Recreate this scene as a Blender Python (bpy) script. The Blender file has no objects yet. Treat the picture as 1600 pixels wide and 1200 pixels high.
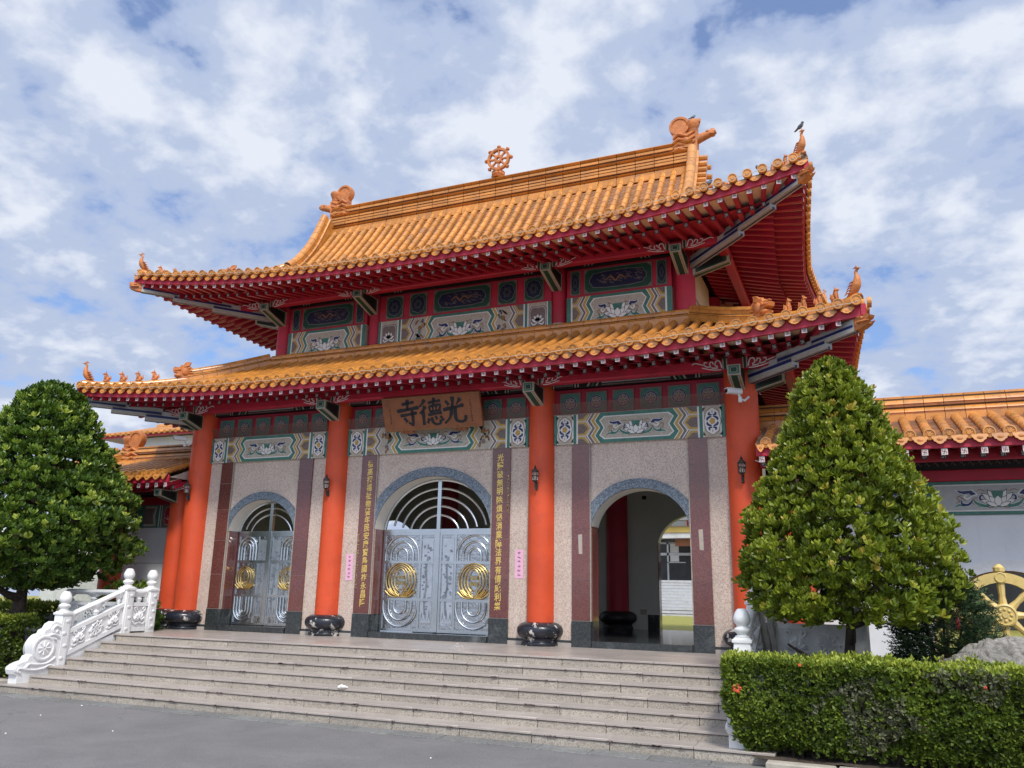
import bpy, math, random
from math import sin, cos, pi, sqrt, radians, atan2, hypot
from mathutils import Vector, Matrix, noise
random.seed(7)
SC = bpy.context.scene
COL = SC.collection
R = random.random
def U(a, b): return a + (b - a) * R()
def lerp(a, b, t): return a + (b - a) * t
def clamp(x, a=0.0, b=1.0): return max(a, min(b, x))

# ---------------------------------------------------------------- materials
class NT:
    def __init__(s, tree): s.t = tree; s.n = tree.nodes; s.l = tree.links
    def add(s, typ, **kw):
        nd = s.n.new(typ)
        for k, v in kw.items(): setattr(nd, k, v)
        return nd
    def link(s, a, b): s.l.new(a, b)
    def val(s, sock, v):
        if hasattr(v, 'is_linked') or isinstance(v, bpy.types.NodeSocket): s.l.new(v, sock)
        else: sock.default_value = v
    def noise(s, scale, detail=4, rough=.55, vec=None, dist=0.0):
        nd = s.add('ShaderNodeTexNoise'); nd.inputs['Scale'].default_value = scale
        nd.inputs['Detail'].default_value = detail; nd.inputs['Roughness'].default_value = rough
        nd.inputs['Distortion'].default_value = dist
        if vec is not None: s.link(vec, nd.inputs['Vector'])
        return nd.outputs['Fac']
    def ramp(s, fac, stops, interp='LINEAR'):
        nd = s.add('ShaderNodeValToRGB'); r = nd.color_ramp; r.interpolation = interp
        while len(r.elements) > 1: r.elements.remove(r.elements[0])
        r.elements[0].position = stops[0][0]; r.elements[0].color = c4(stops[0][1])
        for p, c in stops[1:]:
            e = r.elements.new(p); e.color = c4(c)
        s.link(fac, nd.inputs['Fac']); return nd.outputs['Color']
    def mix(s, f, a, b, mode='MIX'):
        nd = s.add('ShaderNodeMix', data_type='RGBA', blend_type=mode)
        s.val(nd.inputs[0], f); s.val(nd.inputs[6], c4(a) if isinstance(a, tuple) else a); s.val(nd.inputs[7], c4(b) if isinstance(b, tuple) else b)
        return nd.outputs[2]
    def math(s, op, a, b=0.0, cl=False):
        nd = s.add('ShaderNodeMath', operation=op, use_clamp=cl)
        s.val(nd.inputs[0], a); s.val(nd.inputs[1], b); return nd.outputs[0]
def c4(c):
    if isinstance(c, (int, float)): return (c, c, c, 1)
    return tuple(c) + (1,) if len(c) == 3 else tuple(c)
M = {}
def base_mat(name):
    m = bpy.data.materials.new(name); m.use_nodes = True
    nt = NT(m.node_tree); b = nt.n['Principled BSDF']
    geo = nt.add('ShaderNodeNewGeometry'); pos = geo.outputs['Position']
    return m, nt, b, pos
def streaks(nt, pos, c, col, amt, sc=(6, 6, .45), lo=.55, hi=.72):
    mp = nt.add('ShaderNodeMapping'); mp.inputs['Scale'].default_value = sc; nt.link(pos, mp.inputs['Vector'])
    d = nt.noise(1.0, 7, .68, mp.outputs[0], .2)
    return nt.mix(nt.math('MULTIPLY', nt.ramp(d, [(lo, 0), (hi, 1)]), amt), c, col)
def simple(name, col, rough=.6, var=.15, scale=3.0, metal=0.0, bump=0.0, bscale=40, rnd=0.0, dirt=None, dirt_amt=.5, spec=.5, coat=0.0, dscale=1.5, dlo=.52, dhi=.7, fine=None, streak=None):
    """one paint / stone / metal: base colour with broad noise variation, optional stains of another colour, optional bump"""
    m, nt, b, pos = base_mat(name)
    lo = tuple(c * (1 - var) for c in col); hi = tuple(min(1, c * (1 + var)) for c in col)
    f = nt.noise(scale, 5, .6, pos)
    c = nt.ramp(f, [(.3, lo), (.7, hi)])
    if rnd:
        at = nt.add('ShaderNodeAttribute', attribute_name='rnd')
        k = nt.math('ADD', nt.math('MULTIPLY', at.outputs['Fac'], 2 * rnd), 1 - rnd)
        mm = nt.add('ShaderNodeMix', data_type='RGBA', blend_type='MULTIPLY'); mm.inputs[0].default_value = 1
        nt.link(c, mm.inputs[6]); cc = nt.add('ShaderNodeCombineColor')
        for i in range(3): nt.link(k, cc.inputs[i])
        nt.link(cc.outputs[0], mm.inputs[7]); c = mm.outputs[2]
    if dirt:
        d = nt.noise(dscale, 8, .7, pos, .3)
        c = nt.mix(nt.math('MULTIPLY', nt.ramp(d, [(dlo, 0), (dhi, 1)]), dirt_amt), c, dirt)
    if fine:
        fs, fcol, lo_, hi_ = fine
        d = nt.noise(fs, 3, .6, pos)
        c = nt.mix(nt.ramp(d, [(lo_, 0), (hi_, 1)]), c, fcol)
    if streak: c = streaks(nt, pos, c, *streak)
    nt.link(c, b.inputs['Base Color']); b.inputs['Roughness'].default_value = rough
    b.inputs['Metallic'].default_value = metal; b.inputs['Specular IOR Level'].default_value = spec
    b.inputs['Coat Weight'].default_value = coat; b.inputs['Coat Roughness'].default_value = .15
    if bump:
        bp = nt.add('ShaderNodeBump'); bp.inputs['Strength'].default_value = bump; bp.inputs['Distance'].default_value = .02
        nt.link(nt.noise(bscale, 4, .6, pos), bp.inputs['Height']); nt.link(bp.outputs[0], b.inputs['Normal'])
    M[name] = m; return m
def granite(name, cols, scale, rough, coat=0, stain=None, big=.12, streak=None):
    """speckled stone: cells of several mineral colours"""
    m, nt, b, pos = base_mat(name)
    v = nt.add('ShaderNodeTexVoronoi', feature='F1'); v.inputs['Scale'].default_value = scale
    nt.link(pos, v.inputs['Vector'])
    sp = nt.add('ShaderNodeSeparateColor'); nt.link(v.outputs['Color'], sp.inputs[0])
    n = len(cols)
    c = nt.ramp(sp.outputs[0], [(i / n, cc) for i, cc in enumerate(cols)], 'CONSTANT')
    f = nt.noise(.8, 5, .6, pos)
    c = nt.mix(1.0, c, nt.ramp(f, [(.25, 1 - big), (.75, 1 + big)]), 'MULTIPLY')
    if stain:
        d = nt.noise(1.1, 9, .72, pos, .5)
        c = nt.mix(nt.math('MULTIPLY', nt.ramp(d, [(.56, 0), (.72, 1)]), .6), c, stain)
    if streak: c = streaks(nt, pos, c, *streak)
    at = nt.add('ShaderNodeAttribute', attribute_name='rnd')
    k = nt.math('ADD', nt.math('MULTIPLY', at.outputs['Fac'], .22), .89)
    cc = nt.add('ShaderNodeCombineColor')
    for i in range(3): nt.link(k, cc.inputs[i])
    c = nt.mix(1.0, c, cc.outputs[0], 'MULTIPLY')
    nt.link(c, b.inputs['Base Color']); b.inputs['Roughness'].default_value = rough
    b.inputs['Coat Weight'].default_value = coat; b.inputs['Coat Roughness'].default_value = .05
    M[name] = m; return m

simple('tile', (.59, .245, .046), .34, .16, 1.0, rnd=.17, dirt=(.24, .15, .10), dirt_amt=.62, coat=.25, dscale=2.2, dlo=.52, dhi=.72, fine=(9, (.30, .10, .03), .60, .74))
simple('tile_pan', (.30, .125, .045), .5, .25, 2.0, rnd=.25, dirt=(.20, .14, .10), dirt_amt=.75, coat=.1, dscale=3, dlo=.45, dhi=.7)  # base darker than the tile, painting in shade between barrel rows
simple('tile_joint', (.10, .055, .03), .9, .3)
simple('terracotta', (.56, .185, .045), .55, .28, 4, dirt=(.22, .11, .06), dirt_amt=.6, bump=.5, bscale=14, dscale=5, dlo=.48)
simple('mortar', (.42, .38, .33), .9, .2, 5)
simple('red_column', (.64, .080, .023), .5, .12, .8, dirt=(.50, .065, .03), dirt_amt=.7, spec=.4, dscale=1.8, streak=((.60, .15, .08), .55, (9, 9, .7), .56, .74))
simple('crimson', (.45, .018, .044), .55, .18, 1.0, dirt=(.25, .015, .02), dirt_amt=.6)
simple('rafter_red', (.36, .011, .034), .55, .2, 1.5)
simple('soffit_cream', (.74, .58, .42), .75, .12, 2)
simple('end_white', (.66, .60, .57), .6, .1, 6)
simple('end_mark', (.30, .13, .14), .7, .1, 6)
simple('paint_white', (.74, .74, .70), .5, .06, 5, dirt=(.45, .42, .36), dirt_amt=.4)
simple('paint_green', (.045, .175, .13), .5, .25, 6, dirt=(.10, .26, .20), dirt_amt=.5)
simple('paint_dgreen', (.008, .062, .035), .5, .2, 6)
simple('paint_navy', (.014, .022, .12), .5, .2, 6)
simple('paint_navy_shaded', (.006, .009, .045), .5, .2, 6)  # darker copy of the navy, eave shade put into its colour
simple('paint_line_shaded', (.16, .17, .16), .6, .2, 6)  # pale outline colour dimmed to imitate the same eave shade
simple('paint_ochre', (.50, .32, .07), .5, .15, 6, dirt=(.35, .26, .12), dirt_amt=.5)
simple('paint_taupe', (.20, .155, .14), .6, .15, 10, fine=(38, (.13, .10, .085), .5, .58))
simple('paint_ground', (.47, .435, .36), .6, .08, 6, fine=(30, (.35, .29, .20), .53, .6))
simple('paint_black', (.012, .012, .014), .5, .2, 6)
simple('paint_brown', (.26, .13, .045), .6, .2, 8)
simple('paint_grey', (.42, .44, .43), .6, .1, 8)
granite('granite_pink', [(.54, .425, .345), (.62, .505, .42), (.46, .355, .29), (.61, .525, .46), (.52, .415, .34), (.37, .295, .245), (.58, .465, .385)], 52, .55, streak=((.40, .33, .27), .5, (3.5, 3.5, .3), .55, .75))
granite('granite_brown', [(.155, .050, .042), (.19, .066, .054), (.125, .040, .035), (.17, .058, .048), (.10, .034, .03)], 60, .16, .6, big=.08)
granite('granite_blue', [(.10, .125, .15), (.17, .21, .25), (.075, .095, .12), (.21, .25, .29), (.12, .15, .18)], 42, .4)
granite('granite_black', [(.030, .036, .038), (.045, .052, .054), (.025, .030, .031)], 30, .2, .3, stain=(.20, .22, .22))
granite('granite_step', [(.36, .315, .26), (.44, .39, .32), (.30, .26, .21), (.42, .38, .325), (.22, .195, .165)], 75, .55, stain=(.25, .21, .175), streak=((.50, .47, .42), .45, (7, 7, 3), .62, .72))
simple('step_top', (.40, .358, .318), .34, .10, 1.2, rnd=.10, dirt=(.30, .25, .215), dirt_amt=.7, spec=.5, fine=(60, (.36, .30, .27), .52, .6))
simple('step_seam_and_shade', (.075, .05, .048), .9, .3, 9)
simple('white_stone', (.78, .78, .77), .55, .05, 3, dirt=(.50, .50, .47), dirt_amt=.6, streak=((.55, .54, .50), .5, (9, 9, 1.2), .55, .72), bump=.25, bscale=30)
simple('grey_stone', (.52, .53, .53), .7, .10, 3, dirt=(.30, .30, .28), dirt_amt=.7, bump=.3, bscale=30)
simple('white_wall', (.74, .76, .78), .8, .05, 1, dirt=(.60, .61, .62), dirt_amt=.4, streak=((.56, .57, .57), .35, (4, 4, .4), .56, .74))
simple('interior_wall', (.62, .62, .56), .8, .05, 1)
simple('arch_cream', (.80, .77, .69), .7, .05, 2)
simple('black_gloss', (.018, .020, .028), .25, .3, 4, dirt=(.66, .62, .56), dirt_amt=.9, dscale=4.2, dlo=.57, dhi=.60, bump=.2, bscale=20)
simple('floor_dark', (.035, .042, .045), .12, .3, 1)
simple('steel', (.72, .74, .76), .16, .06, 2, metal=1)
simple('steel', (.50, .52, .53), .10, .06, 2, metal=1, bump=1.0, bscale=9)
simple('steel_frame', (.58, .61, .62), .25, .06, 3, metal=1)
simple('etched_steel', (.62, .65, .68), .38, .12, 5, metal=1)
simple('etch_dark', (.14, .17, .20), .5, .4, 8)
simple('brass', (.66, .47, .17), .27, .12, 8, metal=1)
simple('gold_letter', (.74, .52, .14), .35, .1, 8, metal=.35)
simple('gold_paint', (.66, .49, .17), .42, .10, 4, dirt=(.42, .27, .06), dirt_amt=.5, dscale=4)
simple('plaque_wood', (.28, .10, .038), .5, .22, 3, dirt=(.20, .065, .03), dirt_amt=.6, dscale=3)
simple('ink', (.012, .012, .016), .5, .1)
simple('lantern_iron', (.022, .024, .024), .45, .4, 30, dirt=(.10, .10, .09), dirt_amt=.5)
simple('pink_paper', (.74, .42, .56), .8, .05, 6)
simple('pink_ink', (.44, .20, .30), .8, .05, 6)
simple('tape', (.40, .35, .29), .7, .1, 10)
simple('plastic_white', (.70, .72, .72), .4, .05, 6)
simple('dark_lens', (.01, .01, .012), .1, .1)
simple('bark', (.055, .042, .032), .9, .4, 14, bump=.8, bscale=18)
simple('bird_grey', (.10, .11, .125), .7, .4, 9)
simple('bird_white', (.55, .55, .55), .7, .2, 9)
simple('flower_red', (.75, .10, .045), .6, .1, 9)
simple('plank', (.40, .38, .34), .8, .25, 5, dirt=(.20, .17, .14), dirt_amt=.7)
simple('orange_plastic', (.75, .14, .035), .4, .1, 3)
simple('grout', (.28, .21, .19), .8, .1, 6)
simple('cable', (.62, .52, .40), .6, .1, 8)
simple('door_and_shade_dark', (.05, .055, .06), .15, .2, 1)
simple('yellow_band', (.72, .52, .13), .6, .1, 1)
simple('kerb', (.42, .38, .31), .8, .2, 4, dirt=(.2, .18, .15), dirt_amt=.6)
simple('soil', (.07, .052, .036), .95, .4, 5, bump=.8, bscale=12)
granite('gutter', [(.17, .17, .16), (.21, .21, .20), (.15, .15, .145), (.19, .185, .175)], 30, .8, stain=(.30, .30, .27))
simple('litter_white', (.78, .77, .73), .8, .1, 12)
def glass(name):
    m, nt, b, pos = base_mat(name)
    b.inputs['Base Color'].default_value = (.75, .74, .70, 1); b.inputs['Roughness'].default_value = .15
    b.inputs['Transmission Weight'].default_value = .85; b.inputs['IOR'].default_value = 1.3
    M[name] = m
glass('lamp_glass')
def shroud(name):
    m, nt, b, pos = base_mat(name)
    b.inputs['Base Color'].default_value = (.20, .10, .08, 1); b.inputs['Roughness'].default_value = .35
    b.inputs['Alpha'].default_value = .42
    M[name] = m
shroud('dusty_acrylic')
def foliage(name, stops, rough=.42, trans=.25):
    m, nt, b, pos = base_mat(name)
    at = nt.add('ShaderNodeAttribute', attribute_name='rnd')
    c = nt.ramp(at.outputs['Fac'], stops)
    nt.link(c, b.inputs['Base Color']); b.inputs['Roughness'].default_value = rough
    b.inputs['Specular IOR Level'].default_value = .45
    tr = nt.add('ShaderNodeBsdfTranslucent'); nt.link(nt.mix(1.0, c, (1.0, .95, .45), 'MULTIPLY'), tr.inputs['Color'])
    mx = nt.add('ShaderNodeMixShader'); mx.inputs[0].default_value = trans
    out = nt.n['Material Output']
    nt.link(b.outputs[0], mx.inputs[1]); nt.link(tr.outputs[0], mx.inputs[2]); nt.link(mx.outputs[0], out.inputs['Surface'])
    M[name] = m
foliage('leaf_bright', [(0, (.045, .070, .009)), (.4, (.145, .20, .017)), (.75, (.275, .335, .03)), (.95, (.42, .46, .06)), (1, (.50, .40, .07))], .36)
foliage('leaf_dark', [(0, (.020, .046, .009)), (.45, (.072, .140, .019)), (.75, (.155, .245, .03)), (.92, (.34, .44, .065)), (1, (.46, .54, .10))], .36)
foliage('leaf_hedge', [(0, (.028, .050, .008)), (.4, (.090, .140, .015)), (.75, (.20, .275, .030)), (1, (.42, .48, .07))], .5)
foliage('leaf_hedge_dry', [(0, (.08, .085, .05)), (.5, (.17, .185, .10)), (1, (.29, .32, .16))], .6)
foliage('leaf_juniper', [(0, (.018, .042, .022)), (.6, (.055, .105, .050)), (1, (.16, .22, .09))], .6, .1)
foliage('grass_blade', [(0, (.10, .16, .03)), (1, (.26, .30, .07))], .7)
def asphalt():
    m, nt, b, pos = base_mat('asphalt')
    f1 = nt.noise(1.0, 6, .65, pos, .4); f2 = nt.noise(75, 4, .75, pos); f3 = nt.noise(.16, 4, .6, pos)
    c = nt.ramp(f1, [(.25, (.135, .132, .13)), (.75, (.20, .195, .19))])
    c = nt.mix(nt.math('MULTIPLY', nt.ramp(f3, [(.45, 0), (.65, 1)]), .5), c, (.22, .20, .195))
    c = nt.mix(nt.ramp(f2, [(.56, 0), (.68, 1)]), c, (.34, .33, .32))
    c = nt.mix(nt.ramp(nt.noise(48, 3, .6, pos), [(.56, 0), (.66, .85)]), c, (.085, .085, .085))
    v = nt.add('ShaderNodeTexVoronoi', feature='DISTANCE_TO_EDGE'); v.inputs['Scale'].default_value = .33
    wv = nt.add('ShaderNodeVectorMath', operation='ADD'); nz = nt.add('ShaderNodeTexNoise'); nz.inputs['Scale'].default_value = 1.7; nz.inputs['Detail'].default_value = 5; nt.link(pos, nz.inputs['Vector']); nt.link(pos, wv.inputs[0]); nt.link(nz.outputs['Color'], wv.inputs[1]); nt.link(wv.outputs[0], v.inputs['Vector'])
    c = nt.mix(nt.math('MULTIPLY', nt.ramp(v.outputs['Distance'], [(.0, 1), (.006, 0)]), nt.ramp(f3, [(.46, 0), (.56, .55)])), c, (.07, .068, .065))
    mp = nt.add('ShaderNodeMapping'); mp.inputs['Scale'].default_value = (.35, 2.4, 1); mp.inputs['Rotation'].default_value = (0, 0, .35)
    nt.link(pos, mp.inputs['Vector'])
    s = nt.noise(1.6, 6, .75, mp.outputs[0])
    c = nt.mix(nt.math('MULTIPLY', nt.ramp(s, [(.60, 0), (.72, 1)]), .45), c, (.09, .085, .085))
    nt.link(c, b.inputs['Base Color']); b.inputs['Roughness'].default_value = .8
    bp = nt.add('ShaderNodeBump'); bp.inputs['Strength'].default_value = .5; bp.inputs['Distance'].default_value = .01
    nt.link(f2, bp.inputs['Height']); nt.link(bp.outputs[0], b.inputs['Normal'])
    M['asphalt'] = m
asphalt()
def rock():
    m, nt, b, pos = base_mat('rock')
    f = nt.noise(5, 10, .75, pos, 1.2)
    c = nt.ramp(f, [(.34, (.10, .09, .075)), (.48, (.28, .26, .23)), (.64, (.46, .43, .39))])
    nt.link(c, b.inputs['Base Color']); b.inputs['Roughness'].default_value = .9
    bp = nt.add('ShaderNodeBump'); bp.inputs['Strength'].default_value = .9; bp.inputs['Distance'].default_value = .05
    nt.link(f, bp.inputs['Height']); nt.link(bp.outputs[0], b.inputs['Normal'])
    M['rock'] = m
rock()
simple('rock_paint', (.62, .16, .19), .9, .2, 9)
simple('lawn', (.28, .27, .06), .9, .2, 3)

# ---------------------------------------------------------------- mesh builder
WLOC = {}
class MB:
    def __init__(s): s.v = []; s.f = []; s.m = []; s.r = []; s.mats = []; s.cur = 0; s.rn = .5
    def mat(s, name):
        if name not in s.mats: s.mats.append(name)
        s.cur = s.mats.index(name); return s
    def rnd(s, x=None): s.rn = R() if x is None else x; return s
    def face(s, pts):
        b = len(s.v); s.v.extend([tuple(p) for p in pts]); s.f.append(tuple(range(b, b + len(pts)))); s.m.append(s.cur); s.r.append(s.rn)
    def faces(s, pts, idx):
        b = len(s.v); s.v.extend([tuple(p) for p in pts])
        for i in idx: s.f.append(tuple(b + k for k in i)); s.m.append(s.cur); s.r.append(s.rn)
    def box(s, x0, y0, z0, x1, y1, z1, skip=''):
        if x0 > x1: x0, x1 = x1, x0
        if y0 > y1: y0, y1 = y1, y0
        if z0 > z1: z0, z1 = z1, z0
        p = [(x0, y0, z0), (x1, y0, z0), (x1, y1, z0), (x0, y1, z0), (x0, y0, z1), (x1, y0, z1), (x1, y1, z1), (x0, y1, z1)]
        q = [(0, 3, 2, 1), (4, 5, 6, 7), (0, 1, 5, 4), (1, 2, 6, 5), (2, 3, 7, 6), (3, 0, 4, 7)]
        s.faces(p, q)
    def bbox(s, x0, y0, z0, x1, y1, z1, c=.02):
        """box with chamfered edges"""
        X = sorted((x0, x1)); Y = sorted((y0, y1)); Z = sorted((z0, z1))
        c = min(c, .45 * min(X[1] - X[0], Y[1] - Y[0], Z[1] - Z[0]))
        ring = lambda e, z: [(X[0] + e, Y[0], z), (X[1] - e, Y[0], z), (X[1], Y[0] + e, z), (X[1], Y[1] - e, z), (X[1] - e, Y[1], z), (X[0] + e, Y[1], z), (X[0], Y[1] - e, z), (X[0], Y[0] + e, z)]
        ins = lambda z: [(clamp(x, X[0] + c, X[1] - c), clamp(y, Y[0] + c, Y[1] - c), z) for x, y, _ in ring(c, z)]
        s.loft([ins(Z[0]), ring(c, Z[0] + c), ring(c, Z[1] - c), ins(Z[1])], True, True, True)
    def loft(s, rings, closed=True, cap0=False, cap1=False):
        n = len(rings[0]); b = len(s.v)
        for r in rings: s.v.extend([tuple(p) for p in r])
        for i in range(len(rings) - 1):
            for j in range(n if closed else n - 1):
                k = (j + 1) % n
                s.f.append((b + i * n + j, b + i * n + k, b + (i + 1) * n + k, b + (i + 1) * n + j)); s.m.append(s.cur); s.r.append(s.rn)
        if cap0: s.f.append(tuple(b + j for j in reversed(range(n)))); s.m.append(s.cur); s.r.append(s.rn)
        if cap1: s.f.append(tuple(b + (len(rings) - 1) * n + j for j in range(n))); s.m.append(s.cur); s.r.append(s.rn)
    def lathe(s, prof, c=(0, 0, 0), n=24, a0=0, a1=2 * pi, cap=True):
        full = abs(a1 - a0 - 2 * pi) < 1e-6
        k = n if full else n + 1
        rings = [[(c[0] + r * cos(a0 + (a1 - a0) * j / n), c[1] + r * sin(a0 + (a1 - a0) * j / n), c[2] + z) for j in range(k)] for r, z in prof]
        s.loft(rings, full, cap, cap)
    def tube(s, path, rad, n=8, cap=True, flat=1.0):
        path = [Vector(p) for p in path]
        if not isinstance(rad, (list, tuple)): rad = [rad] * len(path)
        rings = []; prev = None
        for i, p in enumerate(path):
            t = (path[min(i + 1, len(path) - 1)] - path[max(i - 1, 0)]).normalized()
            if prev is None:
                a = Vector((0, 0, 1)) if abs(t.z) < .9 else Vector((1, 0, 0)); x = t.cross(a).normalized()
            else: x = (prev - t * prev.dot(t)).normalized()
            prev = x; y = t.cross(x)
            rings.append([p + x * (rad[i] * cos(2 * pi * j / n)) + y * (rad[i] * flat * sin(2 * pi * j / n)) for j in range(n)])
        s.loft(rings, True, cap, cap)
    def prism(s, pts, axis, a, b):
        """polygon pts (2D) extruded along axis ('x','y','z') from a to b"""
        def P(p, t):
            if axis == 'y': return (p[0], t, p[1])
            if axis == 'x': return (t, p[0], p[1])
            return (p[0], p[1], t)
        n = len(pts); v = [P(p, a) for p in pts] + [P(p, b) for p in pts]
        idx = [tuple(range(n)), tuple(reversed(range(n, 2 * n)))] + [(i, n + i, n + (i + 1) % n, (i + 1) % n) for i in range(n)]
        s.faces(v, idx)
    def ell(s, c, r, n=10, m=7, rot=None):
        rings = []
        for i in range(1, m):
            th = pi * i / m
            rings.append([Vector((r[0] * sin(th) * cos(2 * pi * j / n), r[1] * sin(th) * sin(2 * pi * j / n), -r[2] * cos(th))) for j in range(n)])
        rings = [[Vector((0, 0, -r[2]))] * n] + rings + [[Vector((0, 0, r[2]))] * n]
        if rot is not None: rings = [[rot @ p for p in q] for q in rings]
        s.loft([[(p.x + c[0], p.y + c[1], p.z + c[2]) for p in q] for q in rings])
    def add(s, o, mtx=None, mats=None):
        """append another builder, optionally transformed"""
        b = len(s.v)
        s.v.extend([tuple(mtx @ Vector(p)) for p in o.v] if mtx is not None else o.v)
        mp = []
        for nme in o.mats:
            s.mat(nme); mp.append(s.cur)
        flip = mtx is not None and mtx.determinant() < 0
        for f, m, r in zip(o.f, o.m, o.r):
            g = tuple(b + i for i in f)
            s.f.append(tuple(reversed(g)) if flip else g); s.m.append(mp[m]); s.r.append(r)
    def build(s, name, parent=None, origin=None, smooth=40, label=None):
        off = Vector(WLOC[parent.name]) if parent is not None else Vector(origin if origin else (0, 0, 0))
        me = bpy.data.meshes.new(name)
        me.from_pydata([(x - off.x, y - off.y, z - off.z) for x, y, z in s.v], [], s.f)
        for nme in s.mats: me.materials.append(M[nme])
        me.polygons.foreach_set('material_index', s.m)
        at = me.attributes.new('rnd', 'FLOAT', 'FACE'); at.data.foreach_set('value', s.r)
        if smooth:
            me.polygons.foreach_set('use_smooth', [True] * len(s.f))
            me.update()
            try: me.set_sharp_from_angle(angle=radians(smooth))
            except Exception: pass
        me.validate(clean_customdata=False); me.update()
        o = bpy.data.objects.new(name, me); COL.objects.link(o)
        if parent is not None: o.parent = parent; WLOC[o.name] = tuple(off)
        else: o.location = off; WLOC[o.name] = tuple(off)
        if label: o['label'] = label
        return o
for _k in ('face','faces','box','bbox','loft','lathe','tube','prism','ell','add'):
    def _wrap(fn):
        def g(self, *a, **k): fn(self, *a, **k); return self
        return g
    setattr(MB, _k, _wrap(getattr(MB, _k)))
def tag(o, label=None, cat=None, group=None, kind=None):
    if label: o['label'] = label
    if cat: o['category'] = cat
    if group: o['group'] = group
    if kind: o['kind'] = kind
    return o
def thing(name, loc, label, cat, group=None):
    o = bpy.data.objects.new(name, None); COL.objects.link(o); o.location = loc; o.empty_display_size = .3
    WLOC[o.name] = tuple(loc); return tag(o, label, cat, group)
def copy_tree(o, loc=None, parent=None):
    c = o.copy(); COL.objects.link(c)
    if parent is not None: c.parent = parent
    if loc is not None: c.location = loc; WLOC[c.name] = tuple(loc)
    for ch in list(o.children): copy_tree(ch, None, c)
    return c
def spline(pts, n=8):
    """Catmull-Rom through points of any dimension"""
    P = [pts[0]] + list(pts) + [pts[-1]]; out = []
    for i in range(1, len(P) - 2):
        for k in range(n):
            t = k / n
            out.append(tuple(.5 * ((2 * b) + (c - a) * t + (2 * a - 5 * b + 4 * c - d) * t * t + (-a + 3 * b - 3 * c + d) * t ** 3) for a, b, c, d in zip(P[i - 1], P[i], P[i + 1], P[i + 2])))
    out.append(tuple(pts[-1])); return out
def interp(tab, x):
    if x <= tab[0][0]: return tab[0][1] + (x - tab[0][0]) * (tab[1][1] - tab[0][1]) / (tab[1][0] - tab[0][0])
    for (a, b), (c, d) in zip(tab, tab[1:]):
        if x <= c: return lerp(b, d, (x - a) / (c - a))
    (a, b), (c, d) = tab[-2:]; return d + (x - c) * (d - b) / (c - a)
# flat painted decoration on a wall facing -Y (or any frame)
class Paint:
    def __init__(s, mb, x0, z0, y, sx=1, lift=.005): s.mb = mb; s.x0 = x0; s.z0 = z0; s.y = y; s.sx = sx; s.lift = lift
    def P(s, a, b, L): return (s.x0 + s.sx * a, s.y - s.lift * L, s.z0 + b)
    def poly(s, pts, mat, L):
        s.mb.mat(mat); q = [s.P(a, b, L) for a, b in pts]
        s.mb.face(q if s.sx > 0 else q[::-1])
    def rect(s, a0, b0, a1, b1, mat, L): s.poly([(a0, b0), (a1, b0), (a1, b1), (a0, b1)], mat, L)
    def ribbon(s, pts, w, mat, L, taper=True):
        n = len(pts); Lp = []; Rp = []
        for i, p in enumerate(pts):
            q0 = pts[max(i - 1, 0)]; q1 = pts[min(i + 1, n - 1)]
            dx, dy = q1[0] - q0[0], q1[1] - q0[1]; d = hypot(dx, dy) or 1
            ww = w[i] if isinstance(w, (list, tuple)) else w * (sin(pi * (.12 + .80 * i / (n - 1))) if taper else 1)
            Lp.append((p[0] - dy / d * ww, p[1] + dx / d * ww)); Rp.append((p[0] + dy / d * ww, p[1] - dx / d * ww))
        s.mb.mat(mat)
        for i in range(n - 1):
            q = [s.P(*Rp[i], L), s.P(*Rp[i + 1], L), s.P(*Lp[i + 1], L), s.P(*Lp[i], L)]
            s.mb.face(q if s.sx > 0 else q[::-1])
    def lobed(s, c, ra, rb, lob, amp, mat, L, n=40, ph=0):
        s.poly([(c[0] + ra * (1 + amp * cos(lob * t + ph)) * cos(t), c[1] + rb * (1 + amp * cos(lob * t + ph)) * sin(t)) for t in [2 * pi * i / n for i in range(n)]], mat, L)

# ---------------------------------------------------------------- tiled roofs
class Roof:
    def __init__(s, Xr, Yf, yc, Vf, Vs, u0, A, pw, dv, h, ut=None, wtop=1.0, pitch=.345):
        s.Xr = Xr; s.Yf = Yf; s.yc = yc; s.Vf = Vf; s.Vs = Vs; s.A = A; s.pw = pw; s.dv = dv; s.h = h; s.ut = ut; s.wtop = wtop; s.p = pitch
        s.L = [Xr, yc - Yf]; s.u0 = [u0, (yc - Yf) - Vf * (Xr - u0) / Vs]
    def L_(s, k): return s.L[k % 2]
    def V_(s, k): return s.Vf if k % 2 == 0 else s.Vs
    def O_(s, k): return s.Vs if k % 2 == 0 else s.Vf
    def W(s, k, u, v):
        if k == 0: return (u, s.Yf + v)
        if k == 2: return (-u, 2 * s.yc - s.Yf - v)
        if k == 1: return (s.Xr - v, s.yc + u)
        return (-s.Xr + v, s.yc - u)
    def S(s, k, u): return clamp((abs(u) - s.u0[k % 2]) / (s.L_(k) - s.u0[k % 2]))
    def ve(s, k, u): return s.dv * (1 - s.S(k, u) ** 2.2)
    def z(s, k, u, v):
        w = v / s.V_(k)
        return interp(s.h, w) + s.A * s.S(k, u) ** s.pw * max(0, 1 - w) ** 1.6
    def P(s, k, u, v, dz=0): x, y = s.W(k, u, v); return Vector((x, y, s.z(k, u, v) + dz))
    def vend(s, k, u):
        w = (s.L_(k) - abs(u)) / s.O_(k)
        if s.ut and k % 2 == 0 and abs(u) < s.ut: return s.wtop * s.Vf
        return min(w, 1.0) * s.V_(k)
    def ez(s, k, u, d, D=2.8):
        e0 = s.z(k, 0, s.ve(k, 0)); return e0 + (s.z(k, u, s.ve(k, u)) - e0) * max(0, 1 - d / D) ** 1.1
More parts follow.
